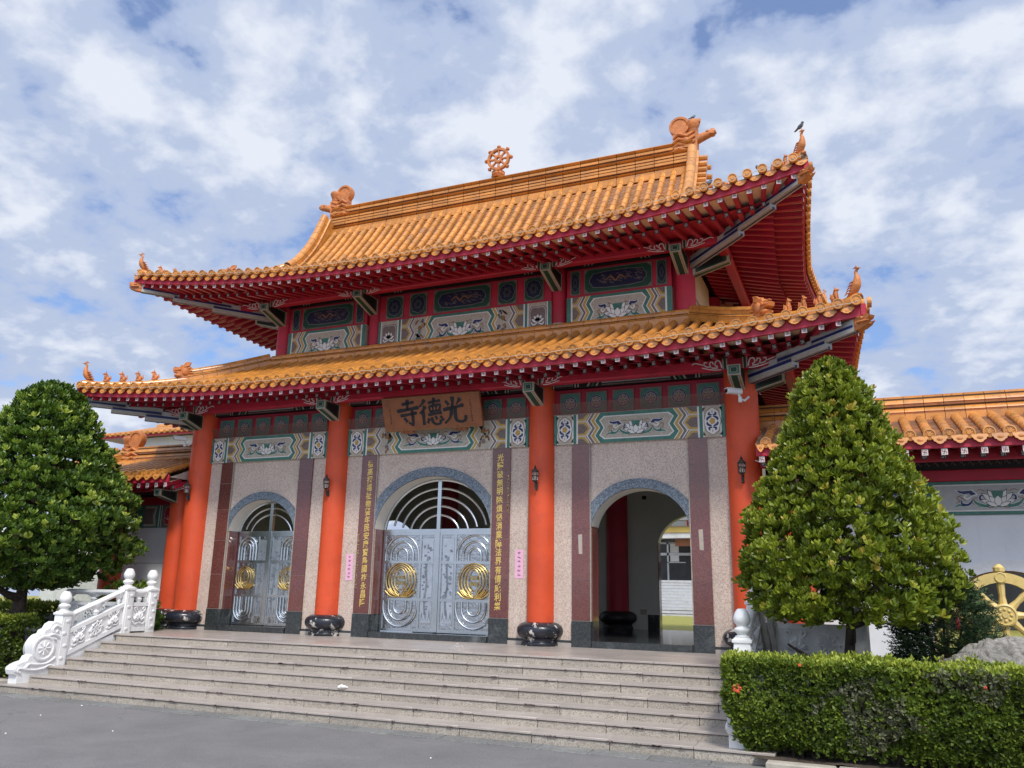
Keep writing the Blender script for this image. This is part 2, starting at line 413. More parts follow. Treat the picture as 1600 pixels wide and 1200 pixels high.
def tile_field(rf, faces=(0, 1, 2, 3)):
    mb = MB(); ends = MB()
    for k in faces:
        L = rf.L_(k); p = rf.p; n = int((L - .12) / p)
        N = 6
        for i in range(-n, n + 1):
            u = i * p; v0 = rf.ve(k, u); v1 = rf.vend(k, u) - .03
            if v1 - v0 < .1: continue
            # barrel row
            v = v0; first = True
            while v < v1 - .02:
                dz = rf.z(k, u, v + .1) - rf.z(k, u, v)
                st = .36 * .1 / hypot(.1, dz); vb = min(v + st, v1)
                rings = []
                mb.mat('tile').rnd()
                for vv, rr, lift in ((v - .008, .100, .030), (vb, .095, .025)):
                    q = rf.P(k, u, vv); q2 = rf.P(k, u, vv + .05); t = (q2 - q).normalized()
                    a = Vector((1, 0, 0)) if k % 2 == 0 else Vector((0, 1, 0)); nn = a.cross(t)
                    if nn.z < 0: nn = -nn
                    rings.append([q + nn * lift + a * (rr * cos(th)) + nn * (rr * sin(th) + .012) for th in [pi * (-.18 + 1.36 * j / N) for j in range(N + 1)]])
                mb.loft(rings, False)
                if True: mb.faces([tuple(x) for x in rings[0]], [tuple(range(N + 1))])
                v = vb
            # round end tile
            q = rf.P(k, u, v0 - .02); t = (rf.P(k, u, v0 + .2) - q).normalized(); a = Vector((1, 0, 0)) if k % 2 == 0 else Vector((0, 1, 0)); nn = a.cross(t)
            if nn.z < 0: nn = -nn
            nn = (nn + Vector((0, 0, .6))).normalized(); t = nn.cross(a) * (1 if nn.cross(a).dot(t) > 0 else -1)
            c = q + nn * .055 - t * .075 + a * U(-.006, .006)
            ends.mat('tile').rnd()
            R0 = .112
            prof = [(R0 * .98, .05), (R0, 0), (R0 * .98, -.035), (R0 * .80, -.035), (R0 * .74, -.018), (R0 * .42, -.018), (R0 * .34, -.04)]
            ends.loft([[c + t * d + a * (r * cos(2 * pi * j / 14)) + nn * (r * sin(2 * pi * j / 14)) for j in range(14)] for r, d in prof], True, False, True)
        for i in range(-n - 1, n + 1):
            # pan between row i and i+1
            ua, ub = i * p, (i + 1) * p; uc = .5 * (ua + ub)
            if abs(uc) > L - .05: continue
            v0 = rf.ve(k, uc); v1 = min(rf.vend(k, ua), rf.vend(k, ub)) if abs(ua) < L and abs(ub) < L else 0
            v1 = max(v1, .6 * rf.vend(k, uc))
            v = v0 - .03
            while v < v1 - .02:
                dz = rf.z(k, uc, v + .1) - rf.z(k, uc, v); st = .20 * .1 / hypot(.1, dz); vb = min(v + st, v1)
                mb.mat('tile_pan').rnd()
                A = [rf.P(k, clamp(x, -L, L), v, lf) for x, lf in ((ua, .025), (lerp(ua, ub, .3), -.02), (lerp(ua, ub, .7), -.02), (ub, .025))]
                B = [rf.P(k, clamp(x, -L, L), vb, lf) for x, lf in ((ua, -.02), (lerp(ua, ub, .3), -.07), (lerp(ua, ub, .7), -.07), (ub, -.02))]
                mb.loft([[x - Vector((0, 0, .05)) for x in A], A, B], False)
                v = vb
            # scalloped drip tile
            if v1 - v0 > .05:
                ends.mat('tile').rnd()
                a = (Vector(rf.P(k, ub, v0)) - Vector(rf.P(k, ua, v0))).normalized()
                q = rf.P(k, uc, v0 - .035, -.055); hw = p * .5 - .035
                out = Vector(rf.W(k, uc, v0 - .1) + (0,)) - Vector(rf.W(k, uc, v0) + (0,)); out.normalize()
                dn = (Vector((0, 0, -1)) + out * .28).normalized()
                sh = [(-1, -.06), (-.62, .02), (0, .055), (.62, .02), (1, -.06), (.97, -.30), (.82, -.50), (.66, -.62), (.52, -.80), (.28, -.90), (0, -1.0), (-.28, -.90), (-.52, -.80), (-.66, -.62), (-.82, -.50), (-.97, -.30)]
                f = [q + a * (hw * x) - dn * (y * .13) for x, y in sh]; b = [x - out * .035 for x in f]; m = len(sh)
                ends.faces(f + b, [tuple(range(m)), tuple(reversed(range(m, 2 * m)))] + [(j, m + j, m + (j + 1) % m, (j + 1) % m) for j in range(m)])
                ends.mat('terracotta'); cc = q - dn * (-.45 * .145) + out * .001
                ends.loft([[cc + a * (r * hw * cos(2 * pi * j / 8)) - dn * (r * .075 * sin(2 * pi * j / 8)) + out * d for j in range(8)] for r, d in ((.38, 0), (.26, .006))], True, False, True)
    return mb, ends
def sweep_bricks(mb, path, prof, seg=.42, gap=.012, mat='tile', joint='tile_joint', up=None):
    """profile (side, up) swept along a path, cut into tiles with thin joints"""
    P = [Vector(p) for p in path]; D = [0]
    for a, b in zip(P, P[1:]): D.append(D[-1] + (b - a).length)
    def at(d):
        d = clamp(d, 0, D[-1] - 1e-6); i = 0
        while D[i + 1] < d: i += 1
        t = (d - D[i]) / max(1e-9, D[i + 1] - D[i]); p = P[i].lerp(P[i + 1], t)
        i0 = max(i - 1, 0); i1 = min(i + 2, len(P) - 1); tan = (P[i1] - P[i0]).normalized()
        return p, tan
    def ring(d, sc=1.0):
        p, t = at(d); side = Vector((t.y, -t.x, 0)); side.normalize(); upv = side.cross(t); upv = upv if upv.z > 0 else -upv
        cx = sum(a for a, _ in prof) / len(prof); cy = sum(b for _, b in prof) / len(prof)
        return [p + side * (cx + (a - cx) * sc) + upv * (cy + (b - cy) * sc) for a, b in prof]
    n = max(1, round(D[-1] / seg)); L = D[-1] / n
    for i in range(n):
        mb.mat(mat).rnd()
        k = 1 if L < .5 else 2
        mb.loft([ring(i * L + gap * .5 + (L - gap) * j / k) for j in range(k + 1)], True, True, True)
    mb.mat(joint); m = max(8, n * 1)
    mb.loft([ring(D[-1] * j / m, .9) for j in range(m + 1)], True, True, True)
def rect_prof(w, z0, z1): return [(-w, z0), (w, z0), (w, z1), (-w, z1)]
def tube_prof(w, z0, r, n=8): return [(w * cos(pi * 2 * j / n), z0 + r * sin(pi * 2 * j / n)) for j in range(n)]
def half_tube(w, z0, h, n=7): return [(w * cos(pi * j / n), z0 + h * sin(pi * j / n)) for j in range(n + 1)]
MARK = [(-1, -.16, 1, .16), (-.16, -1, .16, 1), (.16, .7, 1, 1), (-1, -1, -.16, -.7), (.7, -1, 1, -.16), (-1, .16, -.7, 1)]   # rafter-end emblem, bars of a 2x2 square
def soffit(rf, uc, w_in, faces=(0, 1, 3), D=2.8, fl=1.3, mainst=.75, step=None):
    """boards, two tiers of rafters with painted ends, and the red fascia under the tiles"""
    bd = MB(); ra = MB(); fa = MB()
    step = step or rf.p
    for k in faces:
        L = rf.L_(k); uk = uc[k % 2]; V = rf.V_(k); O = rf.O_(k)
        def inner(u):
            au = abs(u); sg = 1 if u >= 0 else -1
            if au <= uk: return u, w_in * V
            t = (au - uk) / (L - uk); wh = lerp(w_in, .10, t ** .9)
            return sg * (L - wh * O), wh * V
        def line(u):
            v0 = rf.ve(k, u) + .03; ui, vi = inner(u); a = Vector(rf.W(k, u, v0) + (0,)); b = Vector(rf.W(k, ui, vi) + (0,))
            return a, b, (b - a).length
        def ft(u, d): return rf.ez(k, u, d) - .25 + .20 * d
        def mt(u, d): return rf.ez(k, u, d) - .23 + .25 * (d - mainst)
        NU = 48
        g0 = []; g1 = []
        for i in range(NU + 1):
            u = lerp(-L, L, i / NU); a, b, ln = line(u); dr = (b - a) / max(ln, 1e-6)
            r = []
            for d in (.0, min(fl, ln)): q = a + dr * d; r.append((q.x, q.y, ft(u, d) + .004))
            g0.append(r); r = []
            for j in range(5): d = lerp(min(mainst, ln), ln, j / 4); q = a + dr * d; r.append((q.x, q.y, mt(u, d) + .006))
            g1.append(r)
        bd.mat('soffit_cream'); bd.loft(g0, False); bd.mat('rafter_red'); bd.loft(g1, False)
        # fascia
        ring = []
        for i in range(NU + 1):
            u = lerp(-L, L, i / NU); v = rf.ve(k, u); e = rf.z(k, u, v); x, y = rf.W(k, u, v + .02); x2, y2 = rf.W(k, u, v + .10)
            ring.append([(x, y, e - .27), (x2, y2, e - .27), (x2, y2, e - .03), (x, y, e - .03)])
        fa.mat('crimson'); fa.loft(ring, True, True, True)
        n = int((L - .25) / step)
        for i in range(-n, n + 1):
            u = (i + .0) * step; a, b, ln = line(u)
            if ln < .3: continue
            dr = (b - a) / ln; sd = Vector((-dr.y, dr.x, 0))
            # tangent along eave for the square-cut end
            for tier in (0, 1):
                if tier == 0: d0, d1, top, w, hh = .05, min(fl, ln), ft, .055, .125
                else:
                    if ln < mainst + .2: continue
                    d0, d1, top, w, hh = mainst, ln, mt, .055, .125
                ra.mat('rafter_red').rnd()
                pts = []
                for d in (d0, d1):
                    q = a + dr * d; zt = top(u, d)
                    for sx, dz in ((-w, 0), (w, 0), (w, -hh), (-w, -hh)): pts.append(Vector((q.x, q.y, zt + dz)) + sd * sx)
                ra.faces(pts, [(0, 1, 5, 4), (1, 2, 6, 5), (2, 3, 7, 6), (3, 0, 4, 7), (4, 5, 6, 7)])
                # painted end with its emblem
                o = -dr * .004; c = (pts[0] + pts[1] + pts[2] + pts[3]) / 4
                ra.mat('end_white' if tier == 0 else 'paint_black'); ra.face([pts[3], pts[2], pts[1], pts[0]])
                ra.mat('end_mark' if tier == 0 else 'end_white')
                if k == 0:
                    q = .66
                    for x0, y0, x1, y1 in MARK:
                        ra.face([c + o + sd * (-w * q * x) + Vector((0, 0, hh * .5 * q * y)) for x, y in ((x0, y0), (x1, y0), (x1, y1), (x0, y1))])
    return bd, ra, fa
# ---------------------------------------------------------------- roof figures
def beast():
    """small seated ridge animal facing -x... modelled facing +X, about .34 tall"""
    m = MB().mat('terracotta')
    m.ell((0, 0, .03), (.10, .055, .03))
    m.ell((-.035, 0, .10), (.062, .05, .075), rot=Matrix.Rotation(-.5, 3, 'Y'))
    m.ell((.025, 0, .15), (.045, .042, .085), rot=Matrix.Rotation(.35, 3, 'Y'))
    for sy in (-.026, .026):
        m.tube([(.045, sy, .15), (.062, sy, .07), (.060, sy, .03)], [.022, .016, .018], 6)
        m.ell((-.03, sy * 1.5, .065), (.045, .022, .045)); m.tube([(.032, sy * .7, .27), (.022, sy * .9, .325)], [.014, .004], 5)
    m.ell((.045, 0, .245), (.046, .034, .04)); m.ell((.092, 0, .235), (.03, .022, .022))
    m.tube([(-.085, 0, .06), (-.12, 0, .12), (-.10, 0, .18), (-.12, 0, .21)], [.016, .02, .016, .005], 6)
    m.tube([(.0, 0, .26), (-.02, 0, .20), (-.05, 0, .17)], [.018, .02, .01], 5)
    return m
def phoenix():
    """crested bird leaning out over the corner, facing +X, about .8 tall"""
    m = MB().mat('terracotta')
    m.ell((-.04, 0, .06), (.24, .09, .07))
    sp = spline([(-.26, 0, .05), (-.12, 0, .13), (.0, 0, .26), (.07, 0, .42), (.085, 0, .56), (.06, 0, .66), (.11, 0, .74)], 4)
    m.tube(sp, [interp([(0, .05), (.25, .10), (.42, .115), (.6, .075), (.75, .042), (1, .034)], i / (len(sp) - 1)) for i in range(len(sp))], 8)
    for i in range(5):
        z = .10 + .065 * i; x = -.06 + .03 * i
        for sy in (-1, 1):
            m.tube([(x + .02, sy * .07, z + .05), (x - .10, sy * (.12 - .01 * i), z + .06), (x - .20 + .01 * i, sy * .10, z + .02)], [.035, .03, .006], 5, flat=.5)
    for i in range(4): m.tube([(-.12 + .035 * i, 0, .18 + .08 * i), (-.25 + .04 * i, 0, .20 + .085 * i)], [.04, .006], 5)
    m.ell((.125, 0, .75), (.052, .036, .04)); m.tube([(.16, 0, .75), (.225, 0, .725)], [.02, .004], 6)
    for a in (0, 1, 2): m.tube([(.11 - .02 * a, 0, .78), (.07 - .045 * a, 0, .85 - .03 * a)], [.018, .008], 5)
    return m
def dragon():
    """squat dragon head set on the hip ridge, mouth to +X, about .5 tall"""
    m = MB().mat('terracotta')
    out = [(-.26, 0), (.20, 0), (.26, .10), (.15, .15), (.30, .19), (.33, .27), (.24, .33), (.14, .33), (.08, .43), (.0, .40), (-.08, .52), (-.20, .55), (-.16, .42), (-.28, .34), (-.22, .24), (-.31, .14)]
    m.prism(out, 'y', -.10, .10)
    for sy in (-1, 1):
        m.ell((.12, sy * .10, .27), (.05, .04, .045)); m.ell((-.06, sy * .10, .22), (.12, .05, .14)); m.ell((.22, sy * .08, .24), (.09, .05, .045)); m.ell((.14, sy * .09, .07), (.13, .05, .05))
        for i in range(4): m.tube([(-.02 - .05 * i, sy * .11, .36 - .06 * i), (-.16 - .05 * i, sy * .12, .42 - .08 * i)], [.035, .008], 5)
        m.tube([(.02, sy * .06, .38), (-.05, sy * .09, .50), (-.14, sy * .10, .54)], [.03, .022, .006], 5)
    for i in range(3): m.ell((.27 - .06 * i, 0, .345), (.03, .06, .02))
    return m
def beam_head():
    """dragon-mouth cap on the end of a hip beam, pointing +X"""
    m = MB().mat('terracotta')
    m.prism([(-.02, -.12), (.16, -.13), (.30, -.10), (.36, -.05), (.24, -.03), (.22, .0), (.36, .02), (.40, .08), (.34, .12), (.24, .105), (.17, .14), (.06, .13), (-.02, .12)], 'y', -.085, .085)
    m.ell((.05, 0, 0), (.12, .105, .115)); m.ell((.31, 0, .065), (.08, .075, .05)); m.ell((.26, 0, -.075), (.09, .07, .035))
    for sy in (-1, 1):
        m.ell((.22, sy * .10, .07), (.045, .03, .04)); m.tube([(.1, sy * .11, .02), (.25, sy * .13, -.02), (.38, sy * .09, -.03)], [.02, .03, .012], 6)
        m.tube([(.16, sy * .07, .11), (.04, sy * .10, .17)], [.03, .006], 5)
    return m
def ridge_end():
    """fish-dragon at the end of the main ridge: scaly body, disc-shaped tail, crown, snout outwards (+X)"""
    m = MB().mat('terracotta')
    body = [(-.62, -.42), (.30, -.42), (.34, .0), (.36, .36), (.20, .40), (.02, .34), (-.10, .30), (-.22, .36), (-.36, .32), (-.44, .22), (-.42, .06), (-.66, .02), (-.58, -.08), (-.48, -.12), (-.58, -.24)]
    m.prism(body, 'y', -.15, .15)
    m.loft([[(-.22 + r * cos(2 * pi * j / 24), d, .66 + r * sin(2 * pi * j / 24)) for j in range(24)] for r, d in ((.24, -.10), (.25, -.13), (.32, -.13), (.335, -.10), (.335, .10), (.32, .13), (.25, .13), (.24, .10))], True, True, True)
    m.prism([(-.44, .25), (-.05, .28), (-.02, .50), (-.42, .55)], 'y', -.12, .12)
    m.loft([[(.20 + r * cos(2 * pi * j / 12) * 1.0, r * sin(2 * pi * j / 12), z) for j in range(12)] for r, z in ((.16, .40), (.17, .46), (.14, .48), (.19, .60), (.235, .72), (.20, .78))], True, True, True)
    for j in range(7):
        a = pi * j / 6; m.tube([(.20 - .20 * cos(a), -.06, .70), (.20 - .22 * cos(a), 0, .84 + .03 * sin(a))], [.05, .03], 5)
    m.tube([(.30, 0, .10), (.55, 0, .19), (.78, 0, .26), (.90, 0, .30)], [.15, .135, .12, .09], 10)
    m.ell((.80, 0, .36), (.08, .07, .05)); 
    for sy in (-1, 1):
        m.ell((.66, sy * .10, .29), (.06, .04, .05)); m.ell((.78, sy * .08, .20), (.10, .05, .04))
        for i in range(4):
            z = -.30 + .17 * i
            m.tube([(-.56 + .05 * i, sy * .15, z), (-.25, sy * .20, z + .10), (.02, sy * .15, z + .02), (.28, sy * .18, z + .13)], [.03, .055, .045, .02], 6)
        m.ell((-.02, sy * .15, .10), (.12, .06, .09))
    return m
def wheel_mesh(mat, r=.36, th=.05, spoke=.045, knob=.10, hub=.12, wide=.075):
    """dharma wheel in the XZ plane, centre at the origin"""
    m = MB().mat(mat); n = 40
    m.loft([[(q * cos(2 * pi * j / n), y, q * sin(2 * pi * j / n)) for j in range(n)] for q, y in ((r - wide * .5, -th), (r + wide * .5, -th), (r + wide * .5, th), (r - wide * .5, th), (r - wide * .5, -th))], True)
    m.loft([[(q * cos(2 * pi * j / 24), y, q * sin(2 * pi * j / 24)) for j in range(24)] for q, y in ((hub * .45, -th), (hub, -th), (hub, th), (hub * .45, th), (hub * .45, -th))], True)
    for k in range(8):
        a = pi / 2 + k * pi / 4; d = Vector((cos(a), 0, sin(a)))
        m.tube([d * hub * .9, d * (r * .5), d * (r - wide * .4)], [spoke * 1.15, spoke * .8, spoke * 1.1], 8)
        m.tube([d * (r + wide * .4), d * (r + knob * .55), d * (r + knob * .62), d * (r + knob), d * (r + knob * 1.35)], [spoke * .9, spoke * .8, spoke * 1.45, spoke * 1.5, spoke * .5], 8)
    return m

def place(name, mb_or_mesh, loc, rotz=0.0, scale=1.0, parent=None, rot=None, smooth=40, label=None):
    """an object whose mesh is modelled about its own origin"""
    if isinstance(mb_or_mesh, MB):
        o = mb_or_mesh.build(name, None, (0, 0, 0), smooth)
    else:
        o = bpy.data.objects.new(name, mb_or_mesh); COL.objects.link(o)
    off = Vector(WLOC[parent.name]) if parent is not None else Vector((0, 0, 0))
    if parent is not None: o.parent = parent
    o.location = Vector(loc) - off; WLOC[o.name] = tuple(loc)
    o.rotation_euler = rot if rot else (0, 0, rotz)
    o.scale = (scale,) * 3 if not isinstance(scale, tuple) else scale
    if label: o['label'] = label
    return o

# ================================================================ the temple gate
YC = 3.85
gate = thing('temple_gate', (0, YC, 0), 'two-tiered red temple gate with orange tiled roofs and three arches above the steps', 'temple gate')
A_, B_, C_, D_, E_, F_, G_ = 1.80, 2.327, 4.04, 4.53, 7.02, 7.49, 7.95
ZF, ZT = 5.0, 5.775
# ---- front wall: granite faces with arched openings
ARCH = [(-5.775, 1.245, 2.70, 1.25, 1.13, .25), (0.0, 1.80, 2.75, 1.80, 1.58, .27), (5.775, 1.245, 2.70, 1.25, 1.13, .25)]  # cx, half width, zc, a, b, ring
def arch_z(a, x, grow=0.0):
    cx, hw, zc, ra, rb, rg = a; t = (x - cx) / (ra + grow); return zc + (rb + grow * .93) * sqrt(max(0, 1 - t * t))
SPRING = 2.92
def wall_with_arches(mb, y0, y1, ztop, x0, x1, skirt=True):
    """solid wall from x0 to x1 with the three openings cut out"""
    edges = []
    cur = x0
    for a in ARCH:
        l, r = a[0] - a[1], a[0] + a[1]
        mb.box(cur, y0, 0, l, y1, ztop); cur = r
        n = 28
        for i in range(n):
            xa, xb = lerp(l, r, i / n), lerp(l, r, (i + 1) / n)
            za, zb = max(arch_z(a, xa), SPRING - .001), max(arch_z(a, xb), SPRING - .001)
            mb.faces([(xa, y0, za), (xb, y0, zb), (xb, y0, ztop), (xa, y0, ztop), (xa, y1, za), (xb, y1, zb), (xb, y1, ztop), (xa, y1, ztop)], [(0, 1, 2, 3), (5, 4, 7, 6)])
    mb.box(cur, y0, 0, x1, y1, ztop)
mb = MB().mat('granite_pink'); wall_with_arches(mb, .05, .62, ZF, -8.2, 8.2)
mb.mat('granite_pink').box(-8.2, .3, ZF, 8.2, .62, 7.2)
front = mb.build('wall', gate, label='pink granite front wall of three bays between the columns')
# skirting strip at the foot of the granite
for a, b in ((-7.95, -F_), (-C_, -B_), (B_, C_), (F_, 7.95)): MB().mat('step_top').box(a + .002, .0, 0, b - .002, .049, .09).build('skirting', front)
# pilasters: polished brown granite on black granite feet
def pilaster(x0, x1, inner):
    mb = MB(); zs = [.62, 1.62, 2.62, 3.55, 4.35, ZF]
    for a, b in zip(zs, zs[1:]):
        mb.mat('granite_brown').rnd(); mb.box(x0 + .004, 0, a + .006, x1 - .004, .10, b - .006)
    mb.mat('granite_black').rnd().box(x0 - .002, -.025, 0, x1 + .002, .10, .61)
    mb.mat('grout'); mb.box(x0 + .006, .006, .6, x1 - .006, .095, ZF)
    mb.mat('granite_step'); xi = x0 if inner > 0 else x1
    mb.box(xi - .012, -.006, .61, xi + .012, .04, ZF)
    # jamb lining below the springing
    s = -1 if xi == x0 else 1
    mb.mat('granite_brown').rnd(); mb.box(xi - s * .05 + s * .03, .104, .61, xi + s * .032, .56, SPRING - .02)
    mb.mat('granite_black').box(xi - s * .02, .104, 0, xi + s * .034, .56, .606)
    return mb.build('pilaster', front)
pil = []
for x0, x1, inn in ((-F_, -E_, -1), (-D_, -C_, 1), (-B_, -A_, -1), (A_, B_, 1), (C_, D_, -1), (E_, F_, 1)): pil.append(pilaster(x0, x1, inn))
# arch rings and soffits
for a in ARCH:
    mb = MB().mat('granite_blue'); cx, hw, zc, ra, rb, rg = a; n = 44
    rows = []
    for i in range(n + 1):
        x = lerp(cx - hw + .002, cx + hw - .002, .5 - .5 * cos(pi * i / n)); zi = max(arch_z(a, x), SPRING); 
        zo = arch_z(a, x, rg); rows.append((x, zi, max(zo, zi + .001)))
    mb.loft([[(x, .0, zi), (x, .0, zo), (x, .049, zo), (x, .049, zi)] for x, zi, zo in rows], True, True, True)
    mb.mat('arch_cream'); mb.loft([[(x, .012, zi - .012), (x, .63, zi - .012)] for x, zi, zo in rows], False)
    mb.mat('grout')
    mb.build('arch_ring', front)
# ---- columns
def column(x, y, r, z0, z1, mat='red_column', n=36):
    mb = MB().mat(mat); pr = []
    for i in range(14):
        t = i / 13; pr.append((r * (1.0 - .02 * t), lerp(z0 + .52, z1, t)))
    mb.lathe(pr, (x, y, 0), n); c = mb.build('column', gate)
    return c
def column_base(x, y, r, z0, parent, mat='black_gloss'):
    mb = MB().mat(mat); k = r / .37
    pr = spline([(.50 * k, 0), (.505 * k, .07), (.46 * k, .10), (.47 * k, .17), (.58 * k, .24), (.625 * k, .34), (.60 * k, .45), (.50 * k, .53), (.40 * k, .56)], 4)
    mb.lathe([(p, z0 + q) for p, q in pr], (x, y, 0), 40)
    return mb.build('column_base', parent)
CXO, CXI = 8.34, 3.20
for x, r in ((-CXO, .40), (-CXI, .36), (CXI, .355), (CXO, .40)):
    c = column(x, .07, r, 0, 6.75); column_base(x, .07, r, 0, c)
for x in (-CXI, CXI):
    c = column(x, 7.15, .36, .15, 6.5, 'crimson'); column_base(x, 7.15, .36, .15, c, 'paint_black')
for x in (-CXO, CXO):
    c = column(x, 7.6, .38, 0, 6.6); column_base(x, 7.6, .38, 0, c)
# ---- inside: floor, ceiling, side walls, back wall with its arches
mb = MB().mat('floor_dark').box(-8.3, .02, .0, 8.3, 7.65, .15)
mb.build('floor', gate)
for a in ARCH: MB().mat('granite_black').rnd(.5).box(a[0] - a[1] + .04, -.05, 0, a[0] + a[1] - .04, .3, .156).build('threshold', gate)
mb = MB().mat('interior_wall')
wall_with_arches(mb, 7.3, 7.62, 6.6, -8.2, 8.2)
mb.box(-8.2, .63, 0, -8.0, 7.3, 6.6); mb.box(8.0, .63, 0, 8.2, 7.3, 6.6)
mb.box(-8.0, .62, 6.3, 8.0, 7.3, 6.5)
mb.mat('granite_black')
for a in ARCH:
    for s in (-1, 1): mb.box(a[0] + s * (a[1] + .005), 7.24, .15, a[0] + s * (a[1] + .36), 7.299, .62)
mb.mat('granite_brown')
for a in ARCH:
    for s in (-1, 1): mb.box(a[0] + s * (a[1] - .02), 7.302, .15, a[0] + s * (a[1] + .03), 7.64, SPRING)
mb.mat('arch_cream')
for a in ARCH:
    rows = [lerp(a[0] - a[1], a[0] + a[1], .5 - .5 * cos(pi * i / 30)) for i in range(31)]
    mb.loft([[(x, 7.29, max(arch_z(a, x), SPRING) - .01), (x, 7.63, max(arch_z(a, x), SPRING) - .01)] for x in rows], False)
mb.build('interior_wall', gate)
# wall switch and dark socket seen on the inside wall
MB().mat('paint_black').box(4.05, 7.27, 4.35, 4.19, 7.298, 4.47).build('vent', gate); MB().mat('tape').box(3.92, 7.27, .62, 4.12, 7.298, .78).build('socket', gate)

# ---- painted boards
def zig(a, H, e): return [(a, 0), (a - e, .25 * H), (a, .5 * H), (a - e, .75 * H), (a, H)]
def lotus(pt, c, s, L, wings=1.0, style=0):
    """white lotus with scrolling navy and green leaves"""
    cx, cz = c
    for sg in (-1, 1):
        f = lambda pts: [(cx + sg * s * a * wings, cz + s * b) for a, b in pts]
        g = lambda pts: [(cx + sg * s * a, cz + s * b) for a, b in pts]
        # lower leaves
        sp = spline([(.30, -.45), (.75, -.62), (1.25, -.42), (1.45, -.12)], 5)
        pt.ribbon(f(sp), .17 * s, 'paint_white', L); pt.ribbon(f(sp), .125 * s, 'paint_green', L + 1)
        sp = spline([(.55, .05), (.80, -.18), (1.05, -.05), (1.0, .22), (.82, .18)], 5)
        pt.ribbon(f(sp), .13 * s, 'paint_white', L + 1); pt.ribbon(f(sp), .085 * s, 'paint_navy', L + 2)
        # big navy wings
        pl = [(1.15, .30), (1.45, .72), (2.2, .66), (2.55, .78), (2.38, .50), (2.0, .34), (1.65, .42), (1.5, .18)]
        pt.poly(f([(a * 1.0, b) for a, b in pl]), 'paint_white', L)
        pt.poly(f([(1.85 + (a - 1.85) * .84, .48 + (b - .48) * .78) for a, b in pl]), 'paint_navy', L + 1)
        sp = spline([(1.45, .30), (1.75, .0), (1.98, .08), (1.92, .26), (1.75, .22)], 5)
        pt.ribbon(f(sp), .07 * s, 'paint_white', L + 1); 
        sp = spline([(1.5, -.15), (1.8, -.50), (2.15, -.42), (2.2, -.12)], 5)
        pt.ribbon(f(sp), .15 * s, 'paint_white', L); pt.ribbon(f(sp), .10 * s, 'paint_navy' if style else 'paint_green', L + 1)
        sp = spline([(2.0, -.60), (2.35, -.52), (2.6, -.66)], 5)
        pt.ribbon(f(sp), .12 * s, 'paint_white', L); pt.ribbon(f(sp), .085 * s, 'paint_green', L + 1)
        for pts in ([(.1, -.62), (.5, -.75), (.95, -.62), (1.3, -.72)], [(1.1, .1), (1.4, .0), (1.6, -.3), (1.4, -.5)], [(2.1, .30), (2.45, .1), (2.3, -.2), (2.55, -.35)], [(.7, .55), (1.0, .72), (1.25, .6)], [(1.9, -.2), (2.1, .05), (2.4, .25)]):
            pt.ribbon(f(spline(pts, 4)), .035 * s, 'paint_brown', L)
    s *= 1.5
    def petal(bx, bz, tx, tz, w, L):
        dx, dz = tx - bx, tz - bz; ln = hypot(dx, dz); ux, uz = dx / ln, dz / ln
        for g, m_, l in ((.045, 'paint_black', L), (0, 'paint_white', L + .35)):
            q = [(-g, 0), (.12 * ln, -.55), (.42 * ln, -1), (.72 * ln, -.80), (ln + g * 1.6, 0), (.72 * ln, .80), (.42 * ln, 1), (.12 * ln, .55)]
            pt.poly([(cx + s * (bx + ux * t - uz * (w + g * .55) * v), cz + s * (bz + uz * t + ux * (w + g * .55) * v)) for t, v in q], m_, l)
    for sg in (-1, 1):
        petal(sg * .05, -.34, sg * .82, -.10, .13, L + 2.0); petal(sg * .05, -.30, sg * .72, .26, .14, L + 2.4); petal(sg * .05, -.26, sg * .44, .44, .13, L + 2.8)
    pt.poly([(cx - .30 * s, cz + .40 * s), (cx + .30 * s, cz + .40 * s), (cx + .22 * s, cz + .02 * s), (cx - .22 * s, cz + .02 * s)], 'paint_green', L + 3.2)
    for sg in (-1, 1): petal(sg * .02, -.40, sg * .40, .10, .13, L + 3.6)
    petal(0, -.42, 0, .14, .17, L + 4.2)
    for sg in (-1, 1): petal(sg * .06, -.44, sg * .56, -.22, .10, L + 4.6)
